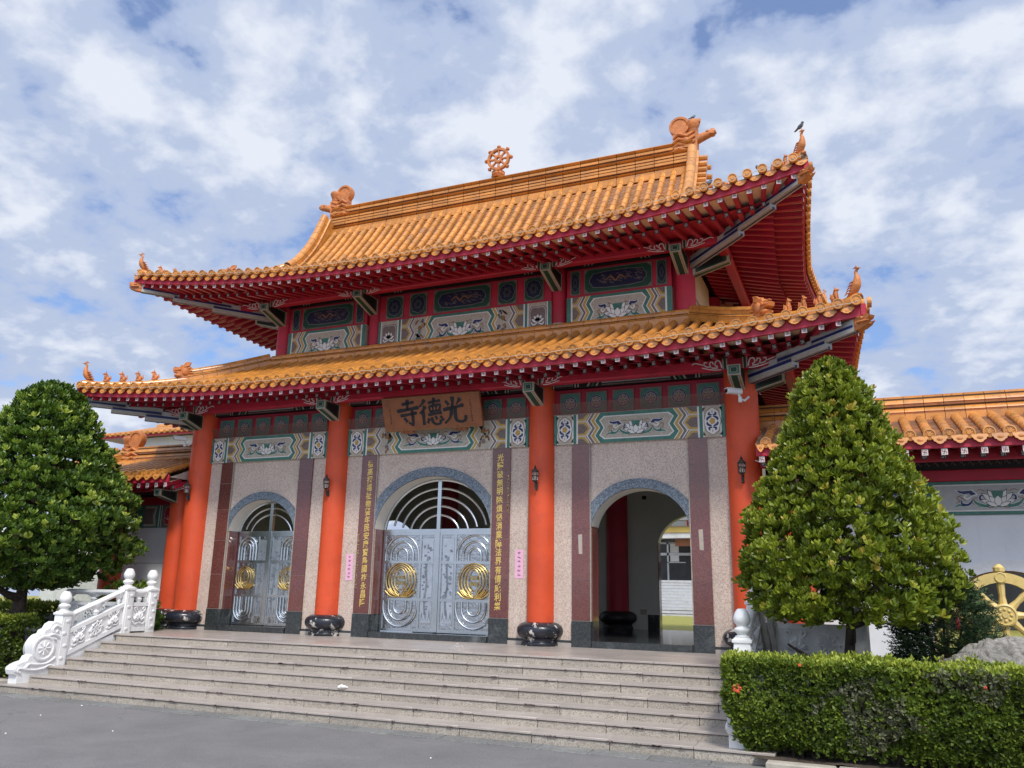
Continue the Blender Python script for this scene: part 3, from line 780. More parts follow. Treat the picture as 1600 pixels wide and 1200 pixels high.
def frieze(x0, x1, z0, z1, y, ends='oval', mid=False, name='painted_beam', thick=.28, label=None):
    mb = MB(); W = x1 - x0; H = z1 - z0
    mb.mat('paint_ground').box(x0, y, z0, x1, y + thick, z1)
    EW = {'oval': .66, 'lotus': .86, None: 0.0}[ends]
    for sx, xs in ((1, x0), (-1, x1)):
        p = Paint(mb, xs, z0, y, sx)
        a = 0
        if ends:
            p.rect(0, 0, .09, H, 'paint_green', 1); p.rect(.09, 0, .12, H, 'paint_white', 1)
            p.rect(EW - .16, 0, EW - .125, H, 'paint_white', 1); p.rect(EW - .125, 0, EW - .045, H, 'paint_green', 1); p.rect(EW - .045, 0, EW, H, 'paint_white', 1)
            c = ((EW - .06) / 2, H / 2)
            if ends == 'oval':
                p.lobed(c, .205, .43 * H, 8, .035, 'paint_brown', 1); p.lobed(c, .19, .41 * H, 8, .035, 'paint_white', 2)
                p.lobed(c, .065, .10 * H, 5, .12, 'paint_ochre', 3)
                for s2 in (-1, 1):
                    for s3 in (-1, 1):
                        p.ribbon(spline([(c[0] + s2 * .02, c[1] + s3 * .16 * H), (c[0] + s2 * .11, c[1] + s3 * .10 * H), (c[0] + s2 * .13, c[1] + s3 * .02 * H)], 4), .028, 'paint_navy', 3)
                        p.ribbon(spline([(c[0] + s2 * .01, c[1] + s3 * .20 * H), (c[0] + s2 * .085, c[1] + s3 * .22 * H), (c[0] + s2 * .06, c[1] + s3 * .30 * H)], 4), .024, 'paint_navy', 3)
                    p.ribbon([(c[0], c[1] + s2 * .27 * H), (c[0], c[1] + s2 * .36 * H)], .022, 'crimson' if s2 < 0 else 'paint_navy', 3)
                for qa in (-1, 1):
                    for qb in (-1, 1):
                        p.poly([(c[0] + qa * .23, c[1] + qb * .45 * H), (c[0] + qa * .23, c[1] + qb * .30 * H), (c[0] + qa * .16, c[1] + qb * .45 * H)], 'paint_brown', 1)
            else:
                p.lobed(c, .30, .42 * H, 4, .13, 'paint_taupe', 1, ph=pi); p.lobed(c, .275, .385 * H, 4, .13, 'paint_white', 2, ph=pi); p.lobed(c, .262, .37 * H, 4, .13, 'paint_taupe', 3, ph=pi)
                lotus_small = Paint(mb, xs + sx * c[0], z0 + c[1], y, sx)
                for ang in (-70, 70, -35, 35, 0):
                    a_ = radians(ang); d = Vector((sin(a_), cos(a_)))
                    lotus_small.ribbon([(d.x * .02, -.10 + d.y * .02), (d.x * .10, -.10 + d.y * .11), (d.x * .2, -.10 + d.y * .22)], [.03, .06, .01], 'paint_white', 4)
                for s2 in (-1, 1): lotus_small.ribbon(spline([(0, -.13), (s2 * .14, -.19), (s2 * .20, -.10)], 4), .022, 'paint_white', 4)
            a = EW
        else:
            p.rect(0, 0, .13, H, 'paint_green', 1); p.rect(.13, 0, .18, H, 'paint_white', 1); a = .18
        # chevron bands
        e = .13; q = a + (.36 if ends else .30)
        cell = zig(q, H, e)
        # cells: border ochre, inside taupe
        p.poly([(a, 0)] + cell + [(a, H)], 'paint_taupe', 1)
        def cellpoly(b0, b1, half, grow):
            bm = (b0 + b1) / 2
            if half == 0: return [(a, b0 + grow), (q - e - .02 - grow, b0 + grow), (q - .03 - grow * 1.1, bm), (q - e - .02 - grow, b1 - grow), (a, b1 - grow)]
            if half == 1: return [(a, b0), (q - .05 - grow, b0), (q - e - .04 - grow, b1 - grow), (a, b1 - grow)]
            return [(a, b1), (q - .05 - grow, b1), (q - e - .04 - grow, b0 + grow), (a, b0 + grow)]
        for b0, b1, hf in ((.27 * H, .73 * H, 0), (0, .23 * H, 1), (.77 * H, H, -1)):
            p.poly(cellpoly(b0, b1, hf, -.012), 'paint_white', 1.5); p.poly(cellpoly(b0, b1, hf, 0), 'paint_ochre', 2); p.poly(cellpoly(b0, b1, hf, .055), 'paint_taupe', 3)
        def band(o0, o1, mat, L=2, base=None):
            b = q if base is None else base
            p.poly(zig(b + o0, H, e) + zig(b + o1, H, e)[::-1], mat, L)
        t = .095
        seq = [(.0, .03, 'paint_white'), (.03, .10, 'paint_taupe'), (.10, .125, 'paint_white')]
        for o0, o1, m_ in seq: band(o0, o1, m_)
        q2 = q + .125
        if mid:
            # scroll field between two chevrons
            w = .46
            for k in range(9):
                cx = q2 + U(.08, w - .16); cz = H * U(.12, .88)
                p.ribbon(spline([(cx, cz), (cx + U(-.09, .09), cz + .06), (cx + U(-.12, .10), cz - .07), (cx + U(-.1, .1), cz + .03)], 4), .020, ['paint_brown', 'paint_green', 'paint_navy', 'paint_brown'][k % 4], 2)
            p.lobed((q2 + w / 2 - .06, H * .65), .07, .07, 6, .15, 'paint_brown', 2.5); p.lobed((q2 + w / 2 - .06, H * .28), .06, .06, 6, .15, 'paint_taupe', 2.5)
            q2 += w; band(-.03, 0, 'paint_white', 2, q2)
        for o0, o1, m_ in ((0, .085, 'paint_ochre'), (.085, .11, 'paint_white')): band(o0, o1, m_, 2, q2)
        aa = q2 + .11
        # half of the centre panel: green border, white line, ground
        c = W / 2
        zz = zig(aa, H, e)
        p.poly(zz + [(c, H), (c, 0)], 'paint_green', 2)
        def inset(g): return [(aa + g * 1.2, g), (aa - e + g * 1.25, .25 * H), (aa + g * 1.1, .5 * H), (aa - e + g * 1.25, .75 * H), (aa + g * 1.2, H - g), (c, H - g), (c, g)]
        p.poly(inset(.085), 'paint_white', 3); p.poly(inset(.115), 'paint_ground', 4)
    p = Paint(mb, (x0 + x1) / 2, z0, y, 1)
    half = (x1 - x0) / 2 - aa
    lotus(p, (0, H * .47), H * .33, 5, wings=clamp((half - .16) / (H * .33 * 2.7), .6, 1.45), style=1 if mid else 0)
    return mb.build(name, gate, smooth=0, label=label)
frieze(-G_, -3.57, ZF, ZT, -.02, 'oval'); frieze(-2.835, 2.835, ZF, ZT, -.02, 'oval', True); frieze(3.56, G_, ZF, ZT, -.02, 'oval')
UY, UZ0, UZ1 = 1.36, 8.55, 9.545
frieze(-6.47, -3.42, UZ0, UZ1, UY, None); frieze(-2.93, 2.93, UZ0, UZ1, UY, 'lotus', True); frieze(3.42, 6.47, UZ0, UZ1, UY, None)

# ---- medallion bands above the painted beams
def medallion_square(mb, xc, zc, w, h, y, dark=False):
    mb.mat('paint_taupe' if not dark else 'paint_taupe').box(xc - w / 2, y, zc - h / 2, xc + w / 2, y + .08, zc + h / 2)
    p = Paint(mb, xc, zc, y, 1)
    g = 'paint_dgreen' if dark else 'paint_green'  # upper squares take darker paints that imitate deep shade under the eave
    c = .16 * min(w, h)
    hw, hh = w / 2 - .03, h / 2 - .03
    p.poly([(-hw, -hh + c), (-hw + c, -hh), (hw - c, -hh), (hw, -hh + c), (hw, hh - c), (hw - c, hh), (-hw + c, hh), (-hw, hh - c)], g, 1)
    if not dark:
        p.lobed((0, 0), .33 * w, .33 * h, 1, 0, 'paint_ground', 2); p.lobed((0, 0), .315 * w, .315 * h, 1, 0, 'paint_navy', 3)
        p.lobed((0, 0), .25 * w, .25 * h, 8, .06, 'paint_ground', 4); p.lobed((0, 0), .225 * w, .225 * h, 8, .06, 'paint_taupe', 5)
        for k in range(6):
            a = pi / 6 + k * pi / 3; p.ribbon([(.05 * w * cos(a), .05 * h * sin(a)), (.2 * w * cos(a), .2 * h * sin(a))], .025, 'paint_ground' if k % 2 else 'paint_grey', 6)
        p.lobed((0, 0), .03, .03, 1, 0, 'paint_brown', 6)
    else:
        r = min(hw, hh) - .10
        if w > 1.2:
            def stad(g_):
                q = []; cx = hw - .12 - g_
                for i in range(60):
                    t = 2 * pi * i / 60; rr = 1 + .03 * cos(8 * t)
                    X = (hw - .15 - g_) * (abs(cos(t)) ** .38) * (1 if cos(t) > 0 else -1); Z = (hh - .09 - g_) * (abs(sin(t)) ** .62) * (1 if sin(t) > 0 else -1)
                    q.append((X * rr, Z * rr))
                return q
            p.poly(stad(0), 'paint_line_shaded', 2); p.poly(stad(.018), 'paint_navy_shaded', 3)
            for i in range(46):
                a = U(-.8, .8) * hw * .82; b = U(-.6, .6) * hh * .8; rr = U(.02, .05)
                p.ribbon(spline([(a, b), (a + rr * 1.4, b + rr), (a + rr * 2.6, b - rr * .5), (a + rr * 4, b + rr * .6)], 3), .007, 'paint_taupe', 4)
            p.ribbon(spline([(-.34, -.05), (-.2, .08), (-.05, -.06), (.08, .07), (.24, -.02), (.36, .08)], 5), .02, 'paint_brown', 5)
        else:
            p.lobed((0, 0), .40 * w, .38 * h, 8 if w > .4 else 4, .05, 'paint_line_shaded', 2); p.lobed((0, 0), .375 * w, .36 * h, 8 if w > .4 else 4, .05, 'paint_navy_shaded', 3)
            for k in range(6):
                a = k * pi / 3; p.lobed((.16 * w * cos(a), .16 * h * sin(a)), .075 * w, .075 * h, 1, 0, 'paint_dgreen', 4); p.lobed((.16 * w * cos(a), .16 * h * sin(a)), .055 * w, .055 * h, 1, 0, 'paint_taupe', 4.5); p.lobed((.16 * w * cos(a), .16 * h * sin(a)), .042 * w, .042 * h, 1, 0, 'paint_navy_shaded', 5)
for x0, x1, n in ((-7.85, -3.62, 6), (-2.78, 2.78, 8), (3.62, 7.92, 6)):
    mb = MB().mat('rafter_red').box(x0 - .1, .10, ZT, x1 + .1, .29, 6.48)
    st = (x1 - x0) / n
    for i in range(n): medallion_square(mb, x0 + (i + .5) * st, 6.10, .56, .56, .06)
    mb.build('medallion_band', gate, smooth=0)
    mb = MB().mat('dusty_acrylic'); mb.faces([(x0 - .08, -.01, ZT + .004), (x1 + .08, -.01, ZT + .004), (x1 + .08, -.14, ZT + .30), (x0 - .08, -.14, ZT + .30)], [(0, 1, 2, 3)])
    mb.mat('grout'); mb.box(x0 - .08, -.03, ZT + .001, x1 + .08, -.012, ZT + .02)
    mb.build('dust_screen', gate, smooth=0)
    # dark painted beam with chevrons
    mb = MB().mat('paint_black').box(x0 - .1, -.06, 6.50, x1 + .1, .28, 6.78)
    for sx, xs in ((1, x0 - .1), (-1, x1 + .1)):
        p = Paint(mb, xs, 6.50, -.06, sx); w = (x1 - x0) / 2 + .1
        for a, m_ in ((.02, 'paint_ground'), (.62, 'paint_ground'), (.70, 'paint_ground')): p.rect(a, 0, a + .035, .28, m_, 1)
        p.poly([(.08, .03), (.58, .03), (.58, .25), (.08, .25)], 'paint_taupe', 1)
        for k in range(3):
            a = .95 + k * .12; p.poly([(a, 0), (a + .05, 0), (a + .13, .14), (a + .05, .28), (a, .28), (a + .08, .14)], 'paint_ground' if k != 1 else 'paint_green', 1)
        p.rect(1.35, .06, w, .09, 'paint_grey', 1); p.rect(1.35, .0, w, .035, 'paint_taupe', 1)
    mb.build('painted_beam', gate, smooth=0, label='dark upper beam with pale chevrons under the lower eave')
# upper storey
mb = MB().mat('crimson').box(-6.75, 1.62, 8.2, 6.75, 6.1, 10.9)
mb.mat('paint_brown')
mb.mat('grey_stone').box(6.752, 1.75, 8.3, 6.80, 5.9, 9.7); mb.mat('soffit_cream').box(6.752, 2.3, 9.72, 6.84, 5.4, 10.8)
mb.mat('grey_stone').box(-6.80, 1.75, 8.3, -6.752, 5.9, 9.7)
mb.build('wall', gate, label='red upper storey wall set back behind the lower roof')
for x0, x1, cells in ((-6.47, -3.42, (.30, 2.0, .30)), (-2.93, 2.93, (.62, .62, 1.95, .62, .62)), (3.42, 6.47, (.30, 2.0, .30))):
    mb = MB().mat('crimson').box(x0, 1.40, 9.55, x1, 1.64, 10.62)
    gap = (x1 - x0 - sum(cells)) / (len(cells) + 1); x = x0 + gap
    for w in cells:
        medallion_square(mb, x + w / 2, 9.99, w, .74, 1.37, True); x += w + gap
    mb.mat('paint_black').box(x0, 1.28, 10.42, x1, 1.63, 10.66)
    for sx, xs in ((1, x0), (-1, x1)):
        p = Paint(mb, xs, 10.42, 1.28, sx)
        for k in range(3):
            a = .55 + k * .11; p.poly([(a, .02), (a + .035, .02), (a + .09, .12), (a + .035, .22), (a, .22), (a + .055, .12)], 'paint_ground', 1)
    mb.build('medallion_band', gate, smooth=0)
for x, r in ((-6.80, .28), (-3.175, .245), (3.11, .245), (6.80, .28)):
    mb = MB().mat('crimson').lathe([(r, 8.3), (r, 10.7)], (x, 1.62, 0), 28); 
    if x == 3.11: mb.mat('mortar').lathe([(r + .02, 8.3), (r + .02, 8.84), (r, 8.86)], (x, 1.62, 0), 28)
    mb.build('column', gate)
for x in (-6.8, 6.8): MB().mat('crimson').lathe([(.28, 8.3), (.28, 10.7)], (x, 6.08, 0), 24).build('column', gate)

# ---- brackets under the eaves (white-edged green arms)
def bracket(parent, c, out, T, ln, drop, w=.15, tip=.30):
    """arm standing on a column at c, reaching along the horizontal unit vector out; top at height T"""
    mb = MB(); o = Vector(out + (0,)).normalized(); sd = Vector((-o.y, o.x, 0)); c = Vector(c + (0,))
    def Pt(d, z, s): return tuple(c + o * d + sd * s + Vector((0, 0, z)))
    prof = [(0, T), (ln, T), (ln, T - tip), (.0, T - drop)]
    mb.mat('paint_ground')
    v = [Pt(d, z, -w) for d, z in prof] + [Pt(d, z, w) for d, z in prof]
    mb.faces(v, [(0, 1, 2, 3), (7, 6, 5, 4), (0, 4, 5, 1), (1, 5, 6, 2), (2, 6, 7, 3)])
    def inset_poly(pts, k, mat, lift):
        cx = sum((Vector(p) for p in pts), Vector()) / len(pts); n = (Vector(pts[1]) - Vector(pts[0])).cross(Vector(pts[2]) - Vector(pts[0])).normalized()
        if n.dot(cx - (c + o * ln * .4 + Vector((0, 0, T - drop * .4)))) < 0: n = -n
        mb.mat(mat); mb.face([tuple(cx + (Vector(p) - cx) * k + n * lift) for p in pts])
    for sgn in (-1, 1):
        f = [Pt(d, z, sgn * w) for d, z in prof]; inset_poly(f, .86, 'paint_brown', .004); inset_poly(f, .82, 'paint_dgreen', .008); inset_poly(f, .64, 'paint_black', .012)
    f = [Pt(ln, T, -w), Pt(ln, T, w), Pt(ln, T - tip, w), Pt(ln, T - tip, -w)]
    inset_poly(f, .80, 'paint_green', .004); inset_poly(f, .52, 'paint_ground', .008); inset_poly(f, .44, 'paint_dgreen', .012)
    for k, m_ in ((.80, 'paint_brown'), (.72, 'paint_ground'), (.50, 'paint_dgreen')):
        f = [Pt(ln, T - tip, -w * k), Pt(ln, T - tip, w * k), Pt(0, T - drop, w * k), Pt(0, T - drop, -w * k)]
        inset_poly(f, .96, m_, .004 * (1 + (k < .78) + (k < .6)))
    return mb.build('eave_bracket', parent, smooth=0)
for x in (-CXO, -CXI, CXI, CXO): bracket(gate, (x, -.25), (0, -1), 6.50, .74, .47, .15, .25)
for sx in (-1, 1): bracket(gate, (sx * (CXO + .3), .07), (sx, 0), 6.50, .74, .47, .15, .25)
for x in (-6.8, -3.175, 3.11, 6.8): bracket(gate, (x, 1.38), (0, -1), 10.33, 1.0, .50, .15, .22)
for sx in (-1, 1):
    bracket(gate, (sx * 7.05, 1.62), (sx, 0), 10.33, 1.0, .50, .15, .22); bracket(gate, (sx * 7.05, 6.08), (sx, 0), 10.33, 1.0, .50, .15, .22)
# ---- eave purlins with cloud carvings near each column
def cloud(mb, c, sg, s=1.0):
    """flat scroll-sawn cloud on a beam facing -Y"""
    p = Paint(mb, c[0], c[2], c[1], sg, .012)
    for pts, w in (([(0, -.10), (.06, .10), (.16, .12), (.2, 0), (.12, -.06)], .03), ([(.12, -.10), (.30, -.08), (.36, .06), (.28, .10), (.25, .02)], .028), ([(.3, -.06), (.5, -.02), (.52, .10), (.44, .09)], .026), ([(.48, .0), (.66, .06), (.80, .10), (.90, .06)], .024), ([(.02, -.16), (.2, -.16), (.4, -.12), (.6, -.06)], .022)):
        p.ribbon(spline([(a * s, b * s) for a, b in pts], 5), w * s * .62, 'paint_white', 2, False); 
    p.rect(-.05 * s, -.16 * s, -.02 * s, .18 * s, 'paint_ground', 2); p.rect(-.12 * s, -.16 * s, -.06 * s, .18 * s, 'paint_dgreen', 2); p.rect(-.16 * s, -.16 * s, -.13 * s, .18 * s, 'paint_ground', 2)
def purlin(xe, y, z0, z1, cols, side=None, ye=None, yst=.27):
    mb = MB().mat('crimson').bbox(-xe, y, z0, xe, y + .26, z1, .03)
    for x in cols:
        for sg in (-1, 1):
            if abs(x + sg * .9) > xe: continue
            cloud(mb, (x + sg * .30, y - .002, (z0 + z1) / 2 - .02), sg, .78)
    mb.build('eave_purlin', gate)
    if ye:
        for s in (-1, 1): MB().mat('crimson').bbox(s * (xe - .02) - .13, y + yst, z0, s * (xe - .02) + .13, ye, z1, .03).build('eave_purlin', gate)
purlin(9.45, -.74, 6.475, 6.73, (-CXO, -CXI, CXI, CXO), ye=8.8)
purlin(7.95, .52, 10.26, 10.47, (-6.8, -3.175, 3.11, 6.8), ye=7.4)

# ---- the two roofs
ROOF_L = Roof(11.22, -2.52, YC, 3.83, 4.26, 2.5, .42, 2.2, .42, [(0, 6.74), (.11, 6.84), (.3, 7.11), (.5, 7.43), (.75, 7.90), (1.0, 8.42)])
hU = [(0, 10.30), (.14, 10.43), (.42, 10.74), (.80, 11.36), (1.085, 12.18), (1.32, 13.2), (1.536, 14.25), (1.6, 14.6)]
ROOF_U = Roof(10.32, -1.78, YC, 3.58, 3.58, 1.0, .72, 1.9, .48, hU, ut=6.80, wtop=1.55)
def hip_path(rf, sx, sy, w0, w1, n=14, dz=0):
    out = []
    for i in range(n + 1):
        w = lerp(w0, w1, i / n); x = rf.Xr - w * rf.Vs; y = rf.Yf + w * rf.Vf
        z = interp(rf.h, w) + rf.A * clamp((x - rf.u0[0]) / (rf.Xr - rf.u0[0])) ** rf.pw * max(0, 1 - w) ** 1.6
        out.append((sx * x, y if sy < 0 else 2 * rf.yc - y, z + dz))
    return out
PROTO = {}
def proto(key, fn):
    if key not in PROTO: PROTO[key] = fn()
    return PROTO[key]
MESH = {}
def figure(name, fn, loc, rotz, scale, parent, rot=None, label=None):
    if name not in MESH:
        o = place(name, fn(), loc, rotz, scale, parent, rot, 50, label); MESH[name] = o.data; return o
    return place(name, MESH[name], loc, rotz, scale, parent, rot, 50, label)
def hip_beam(rf, parent, sx, sy, w_in, zlow, zout):
    """big painted beam under the corner, rising in three steps, with its ceramic cap"""
    a = Vector((sx * (rf.Xr - w_in * rf.Vs), rf.Yf + w_in * rf.Vf, 0)); b = Vector((sx * (rf.Xr - .20), rf.Yf + .18, 0))
    if sy > 0: a.y = 2 * rf.yc - a.y; b.y = 2 * rf.yc - b.y
    d = b - a; L = d.length; d.normalize(); sd = Vector((-d.y, d.x, 0)); mb = MB(); w = .088
    def zz(t): return lerp(zlow, zout, t)
    for t0, t1, off, hh in ((0, .50, 0, .34), (.36, .78, .13, .30), (.66, 1.0, .26, .26)):
        def bx(k, o0, o1, mat, proud=0.0, e=0.0):
            q = []
            for t in (t0, t1):
                p = a + d * (L * t + (e if t == t1 else -e))
                for s, z in ((-k, o0), (k, o0), (k, o1), (-k, o1)): q.append(tuple(p + sd * s + Vector((0, 0, zz(t) + off + z))))
            mb.mat(mat); mb.faces(q, [(0, 1, 2, 3), (7, 6, 5, 4), (0, 4, 5, 1), (1, 5, 6, 2), (2, 6, 7, 3), (3, 7, 4, 0)])
        bx(w, 0, hh, 'paint_grey'); bx(w + .004, hh * .36, hh * .58, 'paint_navy', e=-.03); bx(w + .003, hh * .06, hh * .22, 'paint_ground', e=-.01)
        bx(w * .80, -.004, .05, 'paint_brown', e=.002); bx(w * .66, -.008, .05, 'paint_ground', e=.003); bx(w * .40, -.012, .05, 'paint_navy', e=.004)
    o = mb.build('hip_beam', parent, smooth=0)
    tip = a + d * L
    return o, Vector((tip.x, tip.y, zz(1) + .26 + .13)), atan2(d.y, d.x)

def make_roof(rf, label, uc, w_in, upper):
    fields = [tile_field(rf, (k,)) for k in range(4)]; tf = MB()
    for q in fields: tf.add(q[0])
    roof = tf.build('roof', gate, smooth=50, label=label)
    for q in fields: q[1].build('eave_tiles', roof, smooth=40)
    bd, ra, fa = soffit(rf, uc, w_in, (0, 1, 2, 3))
    bd.build('soffit', roof, smooth=0); ra.build('rafter_tiers', roof, smooth=0); fa.build('fascia', roof, smooth=40)
    # hip ridges with their animals
    for sx in (-1, 1):
        for sy in (-1, 1):
            mb = MB(); w1 = 1.0 if not upper else .98
            path = hip_path(rf, sx, sy, .02, w1, 20)
            wd = .55 if not upper else .60
            hi = [p for p in path if True]
            cut = int(20 * wd)
            top = path[cut:]; low = path[:cut + 1]
            sweep_bricks(mb, low, rect_prof(.11, .02, .14)); sweep_bricks(mb, low, half_tube(.10, .14, .10), .36)
            sweep_bricks(mb, top, rect_prof(.13, .02, .20)); sweep_bricks(mb, top, half_tube(.15, .205, .05), .40); sweep_bricks(mb, top, rect_prof(.10, .26, .36)); sweep_bricks(mb, top, half_tube(.12, .36, .10), .36)
            mb.build('hip_ridge', roof, smooth=40)
            q0, q1 = Vector(path[0]), Vector(path[3]); ang = atan2(q0.y - q1.y, q0.x - q1.x)
            if sy < 0 or True:
                ob, tip, a2 = hip_beam(rf, roof, sx, sy, w_in * (1.0), (6.20 if not upper else 10.02), (rf.z(0, rf.Xr, 0) - .83))
                figure('beam_cap', beam_head, tip, a2, 1.0, roof, rot=(0, -.12, a2))
                def on(w): 
                    p = hip_path(rf, sx, sy, w, w + .001, 1)[0]; return Vector(p)
                figure('corner_phoenix', phoenix, on(.04) + Vector((0, 0, .15)), ang, .84 if not upper else .80, roof)
                ws = (.135, .215, .295, .375) if not upper else (.15, .24, .33, .41)
                for w in ws: figure('ridge_animal', beast, on(w) + Vector((0, 0, .235)), ang, 1.05 if not upper else .95, roof)
                figure('hip_dragon', dragon, on(wd - .03) + Vector((0, 0, .20)), ang, 1.0, roof)
    return roof
roof_l = make_roof(ROOF_L, 'lower orange tiled skirt roof running round the whole gate', (CXO, YC - .07), .66, False)
# ridge where the lower roof meets the upper storey
mb = MB()
loop = [(-6.98, 1.30), (6.98, 1.30), (6.98, 2 * YC - 1.30), (-6.98, 2 * YC - 1.30)]
for i in range(4):
    (x0, y0), (x1, y1) = loop[i], loop[(i + 1) % 4]
    pth = [(lerp(x0, x1, t / 12), lerp(y0, y1, t / 12), 8.40) for t in range(13)]
    sweep_bricks(mb, pth, rect_prof(.15, -.10, .16), .55); sweep_bricks(mb, pth, half_tube(.17, .165, .07), .5); sweep_bricks(mb, pth, rect_prof(.12, .235, .30), .5); sweep_bricks(mb, pth, half_tube(.12, .30, .09), .42)
mb.mat('mortar')
for x in (-6.98, 6.98): mb.ell((x, 1.24, 8.48), (.13, .10, .16))
mb.build('junction_ridge', roof_l)
roof_u = make_roof(ROOF_U, 'upper orange tiled hip-and-gable roof with a tall main ridge', (6.8, YC - 1.6), .92, True)
# main ridge
mb = MB(); ZR = 14.20
pth = [(lerp(-6.82, 6.82, t / 24), YC, ZR) for t in range(25)]
sweep_bricks(mb, pth, rect_prof(.30, -.14, .05), .62, .02)
for z0, z1, w_ in ((.085, .165, .23), (.345, .425, .21), (.460, .535, .20), (.57, .64, .21), (.845, .925, .19)): sweep_bricks(mb, pth, rect_prof(w_, z0, z1), .62, .02)
for z0 in (.235, .725, 1.02): sweep_bricks(mb, pth, tube_prof(.275 if z0 < 1 else .25, z0, .068 if z0 < 1 else .085), .62, .02)
mb.mat('tile_joint').box(-6.7, YC - .15, ZR, 6.7, YC + .15, ZR + 1.0)
mb.build('main_ridge', roof_u)
# verge ridges and gable ends
def verge_path(sx, sy):
    out = []
    for i in range(17):
        w = lerp(.96, 1.50, i / 16); y = rf_y(w); out.append((sx * 6.86, y if sy < 0 else 2 * YC - y, interp(hU, w) + .55 * clamp((w - 1.18) / .32) ** 2))
    return out
def rf_y(w): return -1.78 + w * 3.58
for sx in (-1, 1):
    for sy in (-1, 1):
        mb = MB(); p = verge_path(sx, sy)
        sweep_bricks(mb, p, rect_prof(.16, -.55, .17), .40); sweep_bricks(mb, p, half_tube(.19, .175, .05), .40); sweep_bricks(mb, p, rect_prof(.13, .23, .34), .40); sweep_bricks(mb, p, half_tube(.14, .34, .13), .34)
        # row of short barrel ends facing the gable side
        for i in range(16):
            a = Vector(p[i]).lerp(Vector(p[i + 1]), .5)
            mb.mat('tile').rnd(); mb.tube([a + Vector((sx * .12, 0, .0)), a + Vector((sx * .42, 0, -.03))], .085, 8)
        mb.build('verge_ridge', roof_u)
    mb = MB().mat('crimson'); ys = [rf_y(lerp(.96, 1.56, i / 14)) for i in range(15)]; prof = [(y, interp(hU, lerp(.96, 1.56, i / 14)) - .08) for i, y in enumerate(ys)]
    full = prof + [(2 * YC - y, z) for y, z in prof[::-1]]
    mb.prism(full + [(full[-1][0], 11.5), (full[0][0], 11.5)], 'x', sx * 6.70, sx * 6.80)
    mb.build('gable', roof_u)
    mb = MB(); q = [(sx * 6.98, lerp(rf_y(.97), 2 * YC - rf_y(.97), t / 8), 11.86) for t in range(9)]
    for z in (0, .14, .28, .42): sweep_bricks(mb, q, tube_prof(.26, z, .075), .45)
    mb.build('side_ridge', roof_u)
    figure('ridge_end_dragon', ridge_end, (sx * 6.62, YC, ZR + 1.02), 0 if sx > 0 else pi, 1.0, roof_u)
o = place('dharma_wheel', wheel_mesh('terracotta', .38, .06, .05, .12, .15, .085), (0, YC, ZR + 1.86), 0, 1.0, roof_u)
mb = MB().mat('terracotta').lathe([(.22, 0), (.25, .06), (.16, .12), (.24, .22), (.18, .26)], (0, YC, ZR + 1.11), 16); 
for k in range(8):
    a = k * pi / 4; mb.ell((.16 * cos(a), YC + .16 * sin(a), ZR + 1.25), (.09, .09, .08), 8, 5)
mb.build('lotus_foot', roof_u)
# thin cable strung along the eave tiles
for rf, nm in ((ROOF_L, roof_l), (ROOF_U, roof_u)):
    mb = MB().mat('cable')
    pts = []
    for i in range(121):
        u = lerp(-rf.Xr + .1, rf.Xr - .1, i / 120); v = rf.ve(0, u); pts.append((u, rf.Yf + v - .19, rf.z(0, u, v) - .015 + .012 * sin(i * 2.1)))
    mb.tube(pts, .0065, 5); mb.build('cable', nm)

